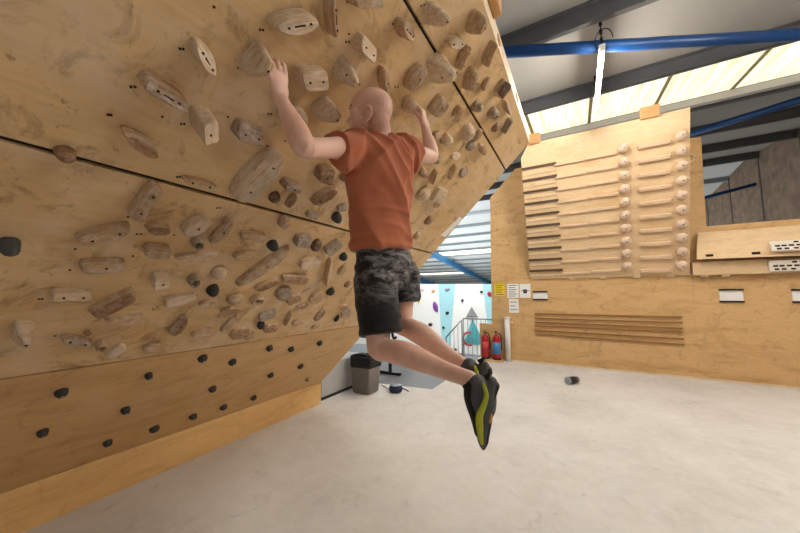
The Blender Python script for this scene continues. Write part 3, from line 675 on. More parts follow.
for i, (u, v, th, L, W, T, kind, tn, sc, label) in enumerate(HOLDS):
    if math.cos(th) < -.2: th += math.pi
    bm = hold_bm(kind, L, W, T, i+1)
    scr = []
    dz = face_z(bm, 0, -.06*W)
    if sc == 2:
        for sx in (-.24, .26): scr.append((sx*L, -.06*W))
    elif sc == 1: scr.append((.04*L, -.08*W))
    zs = [face_z(bm, x, y) for x, y in scr]
    fz = [f.index for f in bm.faces if f.calc_center_median().z > .0 and len(f.verts) == 3]
    nr = 36*(len(LAY[kind])-1)
    o = obj('climbing_hold', bm, tone[tn], None, True, local=True)
    if tn in ('brown', 'dark', 'dusty') and kind in ('lens', 'log', 'wedge', 'slab'):
        o.data.materials.append(tone['tan'])
        for p_ in o.data.polygons: p_.material_index = 1 if p_.index < nr-36 else 0
    if kind != 'round': o.data.set_sharp_from_angle(angle=R(30))
    o.matrix_world = bmat(u, v, th, 0)
    tag(o, label, 'climbing hold', GR(v))
    for (x, y), z in zip(scr, zs):
        if z is None: continue
        b2 = bmesh.new(); bmesh.ops.create_cone(b2, cap_ends=True, segments=12, radius1=.0046, radius2=.0046, depth=.005, matrix=Matrix.Translation((x, y, z)))
        obj('screw', b2, M['hole'], o, local=True)
    if i in SLOTS and dz is not None:
        b2 = B(-.11*L, .13*L, -.06*W-.003, -.06*W+.003, dz-.004, dz+.0015, .001)  # dark strip stands in for the shade inside a slot
        obj('slot_shade', b2, M['hole'], o, local=True)
    if kind == 'cup':
        b2 = bmesh.new(); bmesh.ops.create_cone(b2, cap_ends=True, segments=20, radius1=.22*min(L, W), radius2=.22*min(L, W), depth=.004, matrix=Matrix.Translation((0, 0, .36*T)))
        obj('hollow', b2, M['hole'], o, local=True)
for i, (u, v, d, label) in enumerate(FOOT):
    bm = hold_bm('round', d, d*.9, .04, 300+i)
    o = obj('foothold', bm, tone['black' if 'faint' not in label else 'brown'], None, True, local=True)
    o.matrix_world = bmat(u, v, i*.7, 0); tag(o, label, 'foothold', 'footholds on the lowest panel')
    b2 = bmesh.new(); z = .04
    bmesh.ops.create_cone(b2, cap_ends=True, segments=10, radius1=.007, radius2=.007, depth=.006, matrix=Matrix.Translation((0, .01*d, z)))
    obj('bolt', b2, M['metal'], o, local=True)

# ------------------------------------------------------------------ campus board
TC = R(15.7); CB = Vector((0, 7.5, 1.85))
CX = Vector((1, 0, 0)); CU = Vector((0, -math.sin(TC), math.cos(TC))); CN = Vector((0, -math.cos(TC), -math.sin(TC)))
FC = Matrix.Identity(4)
for j in range(3): FC[j][0] = CX[j]; FC[j][1] = CU[j]; FC[j][2] = CN[j]; FC[j][3] = CB[j]
HV = 2.885
camp = empty('campus_board', (0.42, 7.5, 1.85), 'leaning plywood board carrying rows of wooden rungs and balls', 'campus board')
bm = prism([FC @ Vector(p) for p in ((-.915, 0, 0), (1.772, 0, 0), (1.772, HV, 0), (-.765, HV, 0), (-.925, HV-.26, 0))], -CN*.036)
obj('plywood_panel', bm, M['ply'], camp)
for x, y in ((-.72, .33), (1.35, .33)):
    pass
for x0, x1 in ((-.76, -.53), (1.10, 1.37)):
    obj('timber_block', B(x0, x1, HV-.03, HV+.17, -.12, .045, .006, M=FC), M['block'], camp)
for x in (-.1, .45, 1.0, 1.5): obj('bracket', B(x-.05, x+.05, -.03, .0, -.03, .01, M=FC), M['edge'], camp)
bm = B(-.9, 1.75, .02, .2, -.5, -.038, M=FC)
ORD = ['topmost', 'second from top', 'third from top', 'fourth from top', 'fifth from top', 'sixth from top', 'seventh from top', 'fourth from bottom', 'third from bottom', 'second from bottom', 'lowest']
def ordw(i, n=10):
    return {0: 'topmost', 1: 'second from top', 2: 'third from top', 3: 'fourth from top', 4: 'fifth from top', 5: 'fifth from bottom', 6: 'fourth from bottom', 7: 'third from bottom', 8: 'second from bottom', 9: 'lowest'}[i]
def rung_mesh(L, h, d, r):
    bm = bmesh.new(); box(bm, -L/2, L/2, -h/2, h/2, -.002, d, r); return bm
def place(o, x, v):
    m = FC @ Matrix.Translation((x, v, 0)); o.matrix_world = m
vrow = lambda z: (z-1.85)/math.cos(TC)
def rung_col(name, xc, L, h, d, r, m, ztop, zbot, label, cat, group, ball=False):
    proto = None
    for i in range(10):
        z = ztop+(zbot-ztop)*i/9
        if proto is None:
            if ball:
                bm = bmesh.new(); prof = []
                for k in range(9):
                    a_ = R(-30+k*15); prof.append((max(.002, .088*math.cos(a_)), .044+.088*math.sin(a_)*.95))
                prof = [(.05, -.002)] + [p for p in prof if p[1] > 0]
                lathe(bm, prof, 24)
                proto = obj(name, bm, m, None, True, local=True)
                b2 = bmesh.new(); bmesh.ops.create_cone(b2, cap_ends=True, segments=10, radius1=.01, radius2=.01, depth=.006, matrix=Matrix.Translation((0, .0, .1275)))
                obj('bolt', b2, M['hole'], proto, local=True)
            else:
                proto = obj(name, rung_mesh(L, h, d, r), m, None, local=True)
            o = proto
        else:
            o = copy_tree(proto)
        place(o, xc, vrow(z)); tag(o, label % ordw(i), cat, group)
rung_col('campus_rung', -.595, .66, .045, .03, .004, M['rung_dark'], 4.16, 2.03, '%s dark thin rung in the leftmost column of the rung board', 'rung', 'dark thin rungs at left')
rung_col('campus_ledge', -.60, .66, .022, .014, .003, M['rung_pale'], 4.03, 1.91, '%s faint pale ledge between the dark rungs at left', 'rung', 'faint pale ledges at left')
rung_col('campus_rung', -.035, .53, .042, .034, .008, M['rung_pale'], 4.12, 1.95, '%s pale slim rung in second column of the rung board', 'rung', 'pale slim rungs, second column')
rung_col('campus_rung', .50, .50, .055, .042, .012, M['rung_pale'], 4.13, 1.97, '%s pale rung just left of the inner ball column', 'rung', 'pale rungs, third column')
rung_col('campus_ball', .845, 0, 0, 0, 0, M['ball'], 4.19, 2.06, '%s wooden ball in the inner column, between two rung columns', 'climbing ball', 'inner column of wooden balls', True)
rung_col('campus_rung', 1.285, .47, .075, .06, .018, M['rung_pale'], 4.155, 1.95, '%s thick pale rung between the two ball columns', 'rung', 'thick rungs between the balls', )
rung_col('campus_ball', 1.655, 0, 0, 0, 0, M['ball'], 4.21, 2.03, '%s wooden ball in the outer column at the right board edge', 'climbing ball', 'outer column of wooden balls', True)
bm = path_tube([(1.93+.055*math.cos(a_), Yb-.012, 4.02+.06*math.sin(a_)) for a_ in [i*math.pi/6 for i in range(12)]], .012)
tag(obj('rope_loop', bm, M['edge'], None, True, loc=(1.93, Yb-.012, 4.02)), 'small pale rope loop beside the upper right of the rung board', 'loop')

# hangboard shelf at right: upper leaning panel, lower strip, two pocketed hangboards
hp = empty('hangboard_shelf', (3.6, 7.45, 1.83), 'slanted plywood panel and ledge strip right of the rung board', 'shelf')
bm = prism([(1.83, 7.28, 2.11), (5.4, 7.28, 2.08), (5.4, 7.50, 2.60), (1.92, 7.50, 2.60)], (0, .03, .012)); obj('slanted_panel', bm, M['ply'], hp)
obj('ledge_strip', B(1.80, 5.4, 7.42, 7.50, 1.84, 2.07), M['ply'], hp)
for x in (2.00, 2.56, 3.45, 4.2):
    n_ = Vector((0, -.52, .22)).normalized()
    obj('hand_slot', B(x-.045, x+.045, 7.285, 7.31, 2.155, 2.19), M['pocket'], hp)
for x in (1.95, 2.22): obj('bracket', B(x-.05, x+.05, 7.44, 7.48, 1.805, 1.84), M['edge'], hp)
def hangboard(x, y, z, lean, label):
    t = empty('hangboard', (x, y, z), label, 'hangboard', 'chalky hangboards')
    Mx = Matrix.Translation((x, y, z)) @ Matrix.Rotation(lean, 4, 'X')
    bm = bmesh.new(); box(bm, -.36, .36, -.05, 0, -.09, .09, .012, M=Mx); obj('board_body', bm, M['chalk'], t)
    for zz, xs, w in ((.055, (-.08, .0, .08, .16, .24), .052), (-.002, (-.29, -.22, -.14, -.06, .03, .12, .21, .29), .055), (-.055, (-.28, -.2, -.1, 0, .1, .2, .28), .05)):
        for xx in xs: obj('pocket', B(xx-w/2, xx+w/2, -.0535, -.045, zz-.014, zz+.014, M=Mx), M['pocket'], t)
hangboard(3.08, 7.30, 2.25, R(-22), 'white chalked hangboard with dark pockets, upper of the two')
hangboard(3.08, 7.418, 1.955, 0, 'chalked hangboard with dark pockets on the lower ledge strip')

# rails, signs and papers on the back wall
zL = [1.065, .965, .88, .80, .70, .62]; zR_ = [1.07, .97, .87, .80, .68, .575]
for i in range(6):
    a_, b_ = zL[i], (zL[i]+zR_[i])/2-.01
    bm = prism([(-.87, Yb-.03, a_), (1.62, Yb-.03, zR_[i]), (1.62, Yb-.03, zR_[i]+.026), (-.87, Yb-.03, a_+.026)], (0, .029, 0))
    tag(obj('wall_rail', bm, M['rail'], None, loc=(.37, Yb-.01, b_)), '%s long thin wooden rail low on the plywood wall' % ['topmost', 'second from top', 'third from top', 'third from bottom', 'second from bottom', 'lowest'][i], 'rail', 'rails low on the plywood wall')
def paper(name, x0, x1, z0, z1, m, label, lines=4, cat='notice', bars=False):
    t = empty(name, ((x0+x1)/2, Yb, z0), label, cat)
    obj('sheet', B(x0, x1, Yb-.006, Yb-.001, z0, z1), m, t)
    for i in range(lines):
        zz = z1-(z1-z0)*(i+.8)/(lines+.6); w = (x1-x0)
        obj('print_line', B(x0+w*.12, x0+w*(.86 if i % 2 == 0 else .7), Yb-.0075, Yb-.0055, zz-.007, zz+.007), M['ink'], t)
    if bars:
        for zz in (z0, z1): obj('dark_edge', B(x0-.005, x1+.005, Yb-.03, Yb-.001, zz-.014, zz+.014), M['pocket'], t)
    return t
paper('notice', -1.735, -1.50, 1.47, 1.755, M['yellow'], 'yellow notice pinned to the left of the white papers', 5)
paper('notice', -1.44, -1.19, 1.43, 1.75, M['paper'], 'white paper notice beside the yellow notice', 6)
p = paper('notice', -1.165, -.935, 1.43, 1.745, M['paper'], 'white paper with a small drawing, right of the other paper', 1)
obj('drawing', B(-1.09, -1.01, Yb-.0075, Yb-.0055, 1.53, 1.62), M['ink'], p)
paper('notice', -1.41, -1.20, 1.085, 1.40, M['paper'], 'white paper notice alone below the other papers', 3)
paper('sign_plate', -.885, -.59, 1.395, 1.565, M['paper'], 'white sign with dark edges under the left of the rung board', 0, 'sign', True)
paper('sign_plate', 2.145, 2.44, 1.37, 1.575, M['paper'], 'white sign with dark edges under the slanted panel', 0, 'sign', True)
paper('sign_plate', 3.0, 3.3, 1.37, 1.565, M['paper'], 'white sign with dark edges cut by the right edge', 0, 'sign', True)

# white pipe post, fire extinguishers and railing
p = empty('pipe_post', (-1.45, 7.42, 0), 'white pipe post standing at the left of the plywood wall', 'post')
obj('pole', tube(bmesh.new(), (-1.45, 7.44, 0.0), (-1.45, 7.44, .96), .062, n=20), M['white_pipe'], p, True)
obj('cap', tube(bmesh.new(), (-1.45, 7.44, .955), (-1.45, 7.44, .995), .068, n=20), M['white_pipe'], p, True)
obj('clip', B(-1.40, -1.33, 7.41, 7.48, .86, .90), M['edge'], p)
p = empty('extinguisher_stand', (-1.8, 7.5, -.0), 'wooden backing board behind the two fire extinguishers', 'stand')
obj('back_panel', B(-2.10, -1.53, 7.50, 7.535, .002, .82, .006), M['wallply'], p); obj('base_plate', B(-2.10, -1.53, 7.22, 7.50, .002, .03), M['wallply'], p)
def extinguisher(x, labm, label):
    y = 7.37
    t = empty('fire_extinguisher', (x, y, .032), label, 'fire extinguisher', 'fire extinguishers')
    obj('cylinder', lathe(bmesh.new(), [(.06, .032), (.082, .045), (.085, .08), (.085, .47), (.075, .53), (.045, .565), (.028, .585), (.028, .60)], 24, Matrix.Translation((x, y, 0))), M['red'], t, True)
    b = lathe(bmesh.new(), [(.0862, .16), (.0862, .42)], 24, Matrix.Translation((x, y, 0))); obj('label_band', b, labm, t, True)
    obj('base_ring', lathe(bmesh.new(), [(.083, .0305), (.089, .034), (.089, .075), (.084, .08)], 24, Matrix.Translation((x, y, 0))), M['black'], t, True)
    bm = bmesh.new(); box(bm, x-.02, x+.02, y-.03, y+.03, .595, .64, .006); obj('valve', bm, M['metal'], t)
    bm = bmesh.new(); box(bm, x-.012, x+.012, y-.12, y+.03, .655, .668, .003); box(bm, x-.012, x+.012, y-.10, y+.0, .632, .642, .003); obj('handle', bm, M['black'], t)
    bm = path_tube([(x+.02, y, .62), (x+.09, y-.02, .60), (x+.115, y-.02, .45), (x+.11, y-.02, .25)], .012); obj('hose', bm, M['black'], t, True)
extinguisher(-1.945, mat('red_label', 'c8434a', .5), 'all-red fire extinguisher at the left end of the railing')
extinguisher(-1.685, M['bluelab'], 'red fire extinguisher with light blue label beside the white post')
rail = empty('guard_railing', (-2.1, 7.62, -.0), 'galvanised guard railing with vertical bars behind the extinguishers', 'railing')
def bars(P, Q, zt0, zt1, zb0, zb1, n):
    P = Vector(P); Q = Vector(Q)
    a = Vector((P.x, P.y, zt0)); b = Vector((Q.x, Q.y, zt1)); c = Vector((P.x, P.y, zb0)); d = Vector((Q.x, Q.y, zb1))
    obj('top_rail', tube(bmesh.new(), a, b, .016, n=10), M['metal'], rail, True)
    obj('bottom_rail', tube(bmesh.new(), c, d, .012, n=10), M['metal'], rail, True)
    for i in range(n+1):
        t = i/n; r = .016 if i in (0, n) else .0075
        e = (0, 0, -.28) if i in (0, n) else (0, 0, 0)
        obj('baluster', tube(bmesh.new(), c.lerp(d, t)+Vector(e), a.lerp(b, t), r, n=8), M['metal'], rail, True)
bars((-2.58, 7.72, 0), (-1.56, 7.72, 0), .90, .90, .0, .0, 9)
bars((-3.05, 7.72, 0), (-2.62, 7.72, 0), .40, .86, -.02, -.02, 4)

# ------------------------------------------------------------------ things on the mat and lower floor
bx, by = -3.0, 4.12
b = empty('waste_bin', (bx, by, 0), 'grey plastic bin with black liner at the foot of the board', 'bin')
def rect_loft(bm, rows):
    rings = []
    for z, w, d, r in rows:
        ring = []
        for qx, qy, a0 in ((1, 1, 0), (-1, 1, 90), (-1, -1, 180), (1, -1, 270)):
            for k_ in range(4):
                a_ = R(a0+k_*30); ring.append(bm.verts.new((bx+qx*(w-r)+r*math.cos(a_), by+qy*(d-r)+r*math.sin(a_), z)))
        rings.append(ring)
    n = 16
    for p_, q_ in zip(rings, rings[1:]):
        for i in range(n): bm.faces.new((p_[i], p_[(i+1) % n], q_[(i+1) % n], q_[i]))
    bm.faces.new(rings[0][::-1]); bm.faces.new(rings[-1]); return bm
obj('bin_body', rect_loft(bmesh.new(), [(0.001, .155, .13, .03), (.02, .165, .14, .035), (.44, .195, .165, .04)]), M['bin'], b, True)
bm = rect_loft(bmesh.new(), [(.40, .197, .167, .04), (.44, .203, .172, .04), (.53, .205, .175, .04), (.56, .20, .17, .04), (.565, .185, .155, .04), (.50, .17, .14, .04)])
for v in bm.verts:
    nv = noise.noise_vector(v.co*14); v.co += Vector((nv.x*.012, nv.y*.012, nv.z*.022))
obj('bin_liner', bm, M['bag'], b)
bm = bmesh.new()
for i, (dx, dy) in enumerate(((.12, -.05), (.05, .04), (-.08, .02))): ell(bm, (bx+dx, by+dy, .545), ((1, .3, 0), (-.3, 1, 0), (0, 0, 1)), (.085, .06, .04), 12, 8)
obj('rubbish', remesh(bm, .012, 1), M['bag'], b)
b = empty('chalk_pot', (-2.57, 4.33, 0), 'round dark blue chalk pot on the mat right of the bin', 'chalk pot')
obj('pot', lathe(bmesh.new(), [(.085, .001), (.1, .012), (.105, .05), (.1, .085), (.085, .095)], 24, Matrix.Translation((-2.57, 4.33, 0))), M['navy'], b, True)
obj('rim', lathe(bmesh.new(), [(.088, .092), (.094, .098), (.07, .1)], 24, Matrix.Translation((-2.57, 4.33, 0))), M['black'], b, True)
obj('strap', path_tube([(-2.48, 4.36, .06), (-2.42, 4.40, .03), (-2.38, 4.40, .012)], .01), M['black'], b, True)
bm = path_tube([(-2.72, 4.36, .012), (-2.85, 4.46, .012), (-2.96, 4.52, .012)], .011)
tag(obj('white_strap', bm, M['white_pipe'], None, True, loc=(-2.84, 4.45, .002)), 'white strap lying between the bin and chalk pot', 'strap')
b = empty('bottle', (-.14, 6.17, 0), 'black bottle lying on the mat before the plywood wall', 'bottle')
Mx = Matrix.Translation((-.23, 6.05, .062)) @ Matrix.Rotation(R(-38), 4, 'Z') @ Matrix.Rotation(R(-90), 4, 'X')
obj('body', lathe(bmesh.new(), [(.052, 0), (.06, .006), (.06, .16), (.05, .185)], 24, Mx), M['black'], b, True)
obj('cap', lathe(bmesh.new(), [(.05, .183), (.052, .19), (.052, .225), (.045, .23)], 24, Mx), M['bin'], b, True)
obj('base_ring', lathe(bmesh.new(), [(.035, -.004), (.0605, -.002), (.0612, .025), (.06, .026)], 24, Mx), M['metal'], b, True)
struct('ledge', B(-4.2, -3.32, 3.47, 4.5, -.3, .50), M['grey_paint'], 'low grey boxed ledge with pale top behind the bin', 'ledge')
ld = bpy.data.objects['ledge']; ld.name = 'trim_90'
struct('baseboard_left', B(-3.319, -3.30, 3.47, 4.5, -.29, .035), M['black'], 'black skirting along the grey ledge by the bin', 'baseboard')
b = empty('bench', (-3.8, 6.2, -.3), 'black weight bench standing on the lower gym floor', 'bench')
obj('foot_bar', B(-4.1, -3.55, 6.17, 6.24, -.299, -.24, .01), M['black'], b); obj('post', B(-3.86, -3.80, 6.18, 6.23, -.245, .02), M['black'], b)
obj('foot_bar', B(-4.0, -3.6, 7.2, 7.26, -.299, -.24, .01), M['black'], b); obj('post', B(-3.86, -3.80, 7.2, 7.25, -.245, .02), M['black'], b)
obj('pad', B(-3.98, -3.68, 6.0, 7.3, .015, .085, .02), M['black'], b)
for i, (x, y, r) in enumerate(((-2.55, 5.0, .2), (-2.9, 5.05, .5), (-2.35, 5.15, -.3))):
    b = empty('dumbbell', (x, y, -.3), ['black dumbbell on the lower floor behind the chalk pot', 'black dumbbell on the lower floor nearest the bin', 'black dumbbell on the lower floor under the bent legs'][i], 'dumbbell', 'dumbbells on the lower floor')
    Mx = Matrix.Translation((x, y, -.3+.072)) @ Matrix.Rotation(r, 4, 'Z') @ Matrix.Rotation(R(90), 4, 'Y')
    obj('handle', lathe(bmesh.new(), [(.014, -.07), (.017, 0), (.014, .07)], 12, Mx), M['metal'], b, True)
    for s in (-1, 1):
        pr = [(.055, .06), (.071, .07), (.071, .13), (.055, .14)]
        obj('weight', lathe(bmesh.new(), [(r_, s*z_) for r_, z_ in pr], 8, Mx), M['black'], b)

# ------------------------------------------------------------------ far climbing hall
Yf = 18.0
def fwall(pts, m, name, label):
    bm = prism([(x, Yf, z) for x, z in pts], (0, .3, 0)); tag(obj(name, bm, m, None, loc=(pts[0][0], Yf, -2.6)), label, 'climbing wall')
fwall([(-16.5, -2.6), (-7.3, -2.6), (-7.42, -1.4), (-7.56, 2.12), (-16.5, 2.3)], M['white_wall'], 'bouldering_wall', 'wide white bouldering wall at left of the far hall')
fwall([(-7.295, -2.6), (-6.85, -2.6), (-6.83, -1.37), (-6.47, 2.1), (-7.555, 2.12), (-7.415, -1.4)], M['cyan'], 'bouldering_wall', 'narrow pale cyan bouldering wall between two white ones')
fwall([(-6.845, -2.6), (-4.4, -2.6), (-4.5, -1.2), (-4.81, 2.07), (-6.465, 2.1), (-6.825, -1.37)], M['white_wall'], 'bouldering_wall', 'white bouldering wall with grey volume behind the railing')
fwall([(-4.395, -2.6), (-2.2, -2.6), (-2.2, 2.0), (-4.805, 2.07), (-4.495, -1.2)], M['cyan'], 'bouldering_wall', 'cyan bouldering wall beside the plywood wall edge')
for x, z, w, h, c, lab in FARH:
    bm = bmesh.new(); ell(bm, (x, Yf-.03, z), ((1, 0, .3), (0, 1, 0), (-.3, 0, 1)), (max(w/2, .08), .1, max(h/2, .08)), 14, 9)
    for v in bm.verts: v.co += noise.noise_vector(v.co*4)*.03
    tag(obj('wall_hold', bm, M[c], None, True, loc=(x, Yf, z)), lab, 'climbing hold', 'holds on the far walls')
bm = prism([(-5.82, Yf-.002, .14), (-5.14, Yf-.002, .16), (-5.49, Yf-.002, .70)], (0, -.001, 0))
bm.free(); bm = bmesh.new()
vs = [bm.verts.new(p) for p in ((-5.86, Yf, .12), (-5.1, Yf, .14), (-5.49, Yf, .75), (-5.48, Yf-.32, .27))]
for f in ((0, 1, 2), (0, 1, 3), (1, 2, 3), (2, 0, 3)): bm.faces.new([vs[i] for i in f])
tag(obj('wall_volume', bm, M['volume'], None, loc=(-5.48, Yf, .1)), 'grey pyramid volume on the white far wall', 'volume')
bm = bmesh.new()
vs = [bm.verts.new(p) for p in ((-6.1, Yf, -1.5), (-4.75, Yf, -1.4), (-5.45, Yf, 0.05), (-5.4, Yf-.5, -.9))]
for f in ((0, 1, 2), (0, 1, 3), (1, 2, 3), (2, 0, 3)): bm.faces.new([vs[i] for i in f])
tag(obj('wall_volume', bm, M['teal'], None, loc=(-5.4, Yf, -1.4)), 'teal pointed volume seen through the railing', 'volume')
bm = path_tube([(-5.55+.33*math.cos(a_), Yf-.45, -1.05+.36*math.sin(a_)) for a_ in [R(d) for d in range(70, 300, 25)]], .06)
tag(obj('wall_hold', bm, M['red'], None, True, loc=(-5.55, Yf-.45, -1.05)), 'red curved hold on the teal volume', 'climbing hold')

# ------------------------------------------------------------------ the climber
P = {k_: Vector(v_) for k_, v_ in PT.items()}
root = empty('person', (-.62, 1.27, .95), 'bald person in rust T-shirt and black shorts swinging from two holds', 'person')
def skinmat():
    k = NT('skin')
    f = k.noise(k.mapping((1, 1, 1)), 9, 6, .6)
    col = k.ramp(f, [(.3, lin('e0b09b')), (.55, lin('eec6b3')), (.75, lin('f3d2c2'))])
    f2 = k.noise(k.mapping((1, 1, 1)), 90, 4, .7)
    dv_ = k.new('VectorMath'); dv_.operation = 'DISTANCE'; k.link(k.mapping((1, 1, 1)), dv_.inputs[0])
    dv_.inputs[1].default_value = tuple(P['head']-hf*.045-hu*.035-Vector(root.location))
    mr_ = k.new('MapRange'); mr_.inputs['From Min'].default_value = .075; mr_.inputs['From Max'].default_value = .115; mr_.inputs['To Min'].default_value = .42; mr_.inputs['To Max'].default_value = 0
    k.link(dv_.outputs['Value'], mr_.inputs['Value'])
    f9 = k.noise(k.mapping((1, 1, 1)), 300, 2, .6); m9 = k.new('Math'); m9.operation = 'MULTIPLY'; k.link(mr_.outputs[0], m9.inputs[0]); k.link(k.ramp(f9, [(.3, G(.5)), (.6, G(1))]), m9.inputs[1])
    col = k.mix(m9.outputs[0], col, lin('86685a'))
    col = k.mix(.15, col, k.ramp(f2, [(.3, lin('b57a5e')), (.7, lin('ecc2aa'))]))
    k.link(col, k.b.inputs['Base Color']); k.b.inputs['Roughness'].default_value = .5; k.b.inputs['Specular IOR Level'].default_value = .35
    k.b.inputs['Subsurface Weight'].default_value = .08; k.b.inputs['Subsurface Radius'].default_value = (.02, .008, .004)
    k.bump(f2, .05)
    return k.m
def lerp(a, b, t): return a+(b-a)*t
SH = (P['shR']-P['shL']).normalized()
up = Vector((0, 0, 1))
hf = Vector((-.955, -.30, -.03)).normalized(); hs = up.cross(hf).normalized(); hu = hf.cross(hs).normalized()
HC = P['head']
M['skin'] = skinmat()
camd = Vector((.66, -.5, -.3)).normalized()
bm = bmesh.new()
# trunk and neck
loft(bm, [(P['pel']+Vector((0, 0, -.06)), .13, .09), (P['pel'], .15, .10), (P['waist'], .135, .09), (P['mid'], .145, .095), (P['chest'], .155, .10), (P['upper'], .14, .085), (P['collar']+Vector((0, 0, -.02)), .075, .065)], SH, 24)
loft(bm, [(P['collar']+Vector((0, 0, -.05)), .07, .065), (P['collar'], .06, .06), (lerp(P['nk'], HC, .05), .057, .060), (HC-hf*.026-hu*.045, .057, .062), (HC-hf*.03-hu*.01, .06, .062)], hs, 20)
# head
ell(bm, HC-hf*.006+hu*.022, (hf, hs, hu), (.099, .078, .083), 28, 20)
ell(bm, HC-hf*.018+hu*.002, (hf, hs, hu), (.086, .074, .075), 24, 16)
ell(bm, HC+hf*.030-hu*.046, (hf, hs, hu), (.062, .060, .056), 20, 14)
ell(bm, HC+hf*.0-hu*.028, (hf, hs, hu), (.078, .066, .058), 20, 14)
ell(bm, HC+hf*.062-hu*.086, (hf, hs, hu), (.027, .03, .022), 16, 10)
ell(bm, HC+hf*.082+hu*.012, (hf, hs, hu), (.014, .05, .012), 16, 10)
loft(bm, [(HC+hf*.086+hu*.002, .009, .008), (HC+hf*.102-hu*.02, .012, .011), (HC+hf*.107-hu*.034, .015, .011), (HC+hf*.09-hu*.04, .014, .008)], hs, 12)
ell(bm, HC+hf*.088-hu*.058, (hf, hs, hu), (.010, .022, .006), 14, 8)
ell(bm, HC+hf*.086-hu*.068, (hf, hs, hu), (.010, .019, .006), 14, 8)
for s in (-1, 1):
    ell(bm, HC+hf*.055+hs*s*.045-hu*.022, (hf, hs, hu), (.025, .022, .022), 14, 9)
    e = HC-hf*.006+hs*s*.068-hu*.052; ax = (hf-hu*.15, hu+hf*.15, hs)
    m_ = bmesh.new()
    loft(bm, [(e+hf*.010-hu*.030, .007, .006), (e-hf*.008-hu*.018+hs*s*.004, .009, .006), (e-hf*.018+hs*s*.010, .010, .006), (e-hf*.017+hu*.018+hs*s*.012, .010, .006), (e-hf*.004+hu*.031+hs*s*.009, .009, .006), (e+hf*.010+hu*.024+hs*s*.003, .008, .005), (e+hf*.012+hu*.008, .006, .005)], hf, 10, 3)
    ell(bm, e-hf*.002+hs*s*.001, (hf, hu, hs), (.016, .024, .005), 12, 8); m_.free()
# arms
def arm(sh, el, wr, side, k=1.):
    fw = (wr-el); q = .9 if side < 0 else 1.
    loft(bm, [(sh-SH*side*.02, .056, .056), (lerp(sh, el, .2), .053, .051), (lerp(sh, el, .5), .047*q, .046*q), (lerp(sh, el, .8), .042*q, .041*q), (el, .039*k, .038*k),
              (lerp(el, wr, .2), .044*k, .042*k), (lerp(el, wr, .4), .041*k, .038*k), (lerp(el, wr, .7), .031*k, .027*k), (lerp(el, wr, .92), .027, .021), (wr, .028, .02), (lerp(el, wr, 1.08), .029, .02)], camd.cross(fw).normalized(), 20)
arm(P['shL'], P['elL'], P['wrL'], -1); arm(P['shR'], P['elR'], P['wrR'], 1, .98)
def hand(wr, d, n, thumb, curls, thumbdir, sc=1.0):
    d = d.normalized(); n = (n-d*n.dot(d)).normalized(); ac = d.cross(n).normalized()*thumb   # ac points to the thumb side
    loft(bm, [(wr-d*.01, .027, .02), (wr+d*.02, .031, .018), (wr+d*.055, .038*sc, .016), (wr+d*.082*sc, .041*sc, .0145)], ac, 18)
    ell(bm, wr+d*.03+ac*.022-n*.006, (d, ac, n), (.034, .02, .017), 14, 9)
    for i, (off, l) in enumerate(((.033, .084), (.0112, .093), (-.0112, .087), (-.033, .070))):
        p = wr+d*(.078-.004*abs(i-1))*sc+ac*off*sc; th = 0.; st = [(p-d*.012, .0092, .0094), (p, .0092, .0094)]
        fan = ac*(off*1.2)
        for j, fr in enumerate((.44, .31, .25)):
            th += R(curls[j]+3*i)
            dr = (d*math.cos(th)-n*math.sin(th)+fan*(1 if j == 0 else .3)).normalized(); p = p+dr*l*fr*sc
            st.append((p, .0086-.0008*j, .0086-.0009*j))
        loft(bm, st, ac, 12, 3)
    p = wr+d*.028+ac*.026-n*.004; dr = thumbdir.normalized(); st = [(p, .0145, .0135)]
    for j, fr in enumerate((.42, .33, .25)):
        p = p+dr*.068*fr*1.1; st.append((p, .0125-.0012*j, .0118-.0014*j)); dr = (dr-n*.25+d*.12).normalized()
    loft(bm, st, n, 12, 3)
dL = (P['knL']-P['wrL']).normalized(); nL = Vector((.72, -.05, -.45))
dR = (P['knR']-P['wrR']).normalized(); nR = Vector((.72, .2, -.4))
acL = dL.cross(nL).normalized()
hand(P['wrL'], dL, nL, HT[0], (2, 14, 40), dL*.75-nL.normalized()*.7-EU*.1)
hand(P['wrR'], dR, nR, HT[1], (26, 50, 45), dR*.75-nR.normalized()*.7-EU*.15, .97)
# legs
def leg(hip, kn, an, side):
    sd = SH
    pf = Vector((-.5, 0, -1)).normalized()          # towards the front of the shin
    ca = -(kn-an).normalized().cross(SH).normalized()
    if ca.z > 0: ca = -ca
    bk = -ca
    loft(bm, [(hip+up*.03, .045, .055), (hip-up*.02, .066, .076), (lerp(hip, kn, .3), .083, .088), (lerp(hip, kn, .65), .066, .068), (lerp(hip, kn, .88), .056, .058), (kn, .052, .056),
              (lerp(kn, an, .12)+bk*.004, .05, .052), (lerp(kn, an, .3)+bk*.014, .054, .055), (lerp(kn, an, .48)+bk*.011, .049, .049), (lerp(kn, an, .72)+bk*.002, .037, .038), (lerp(kn, an, .9), .031, .034), (an, .031, .034), (an+(an-kn).normalized()*.008, .028, .03)], sd, 22)
    ell(bm, kn+ca*.022+(kn-an).normalized()*.012, ((kn-an), sd, ca), (.04, .036, .03), 16, 10)
leg(P['hipL'], P['kneeL'], P['anL'], -1); leg(P['hipR'], P['kneeR'], P['anR'], 1)
SIDE = Vector((-.4954, .8643, .087)).normalized()
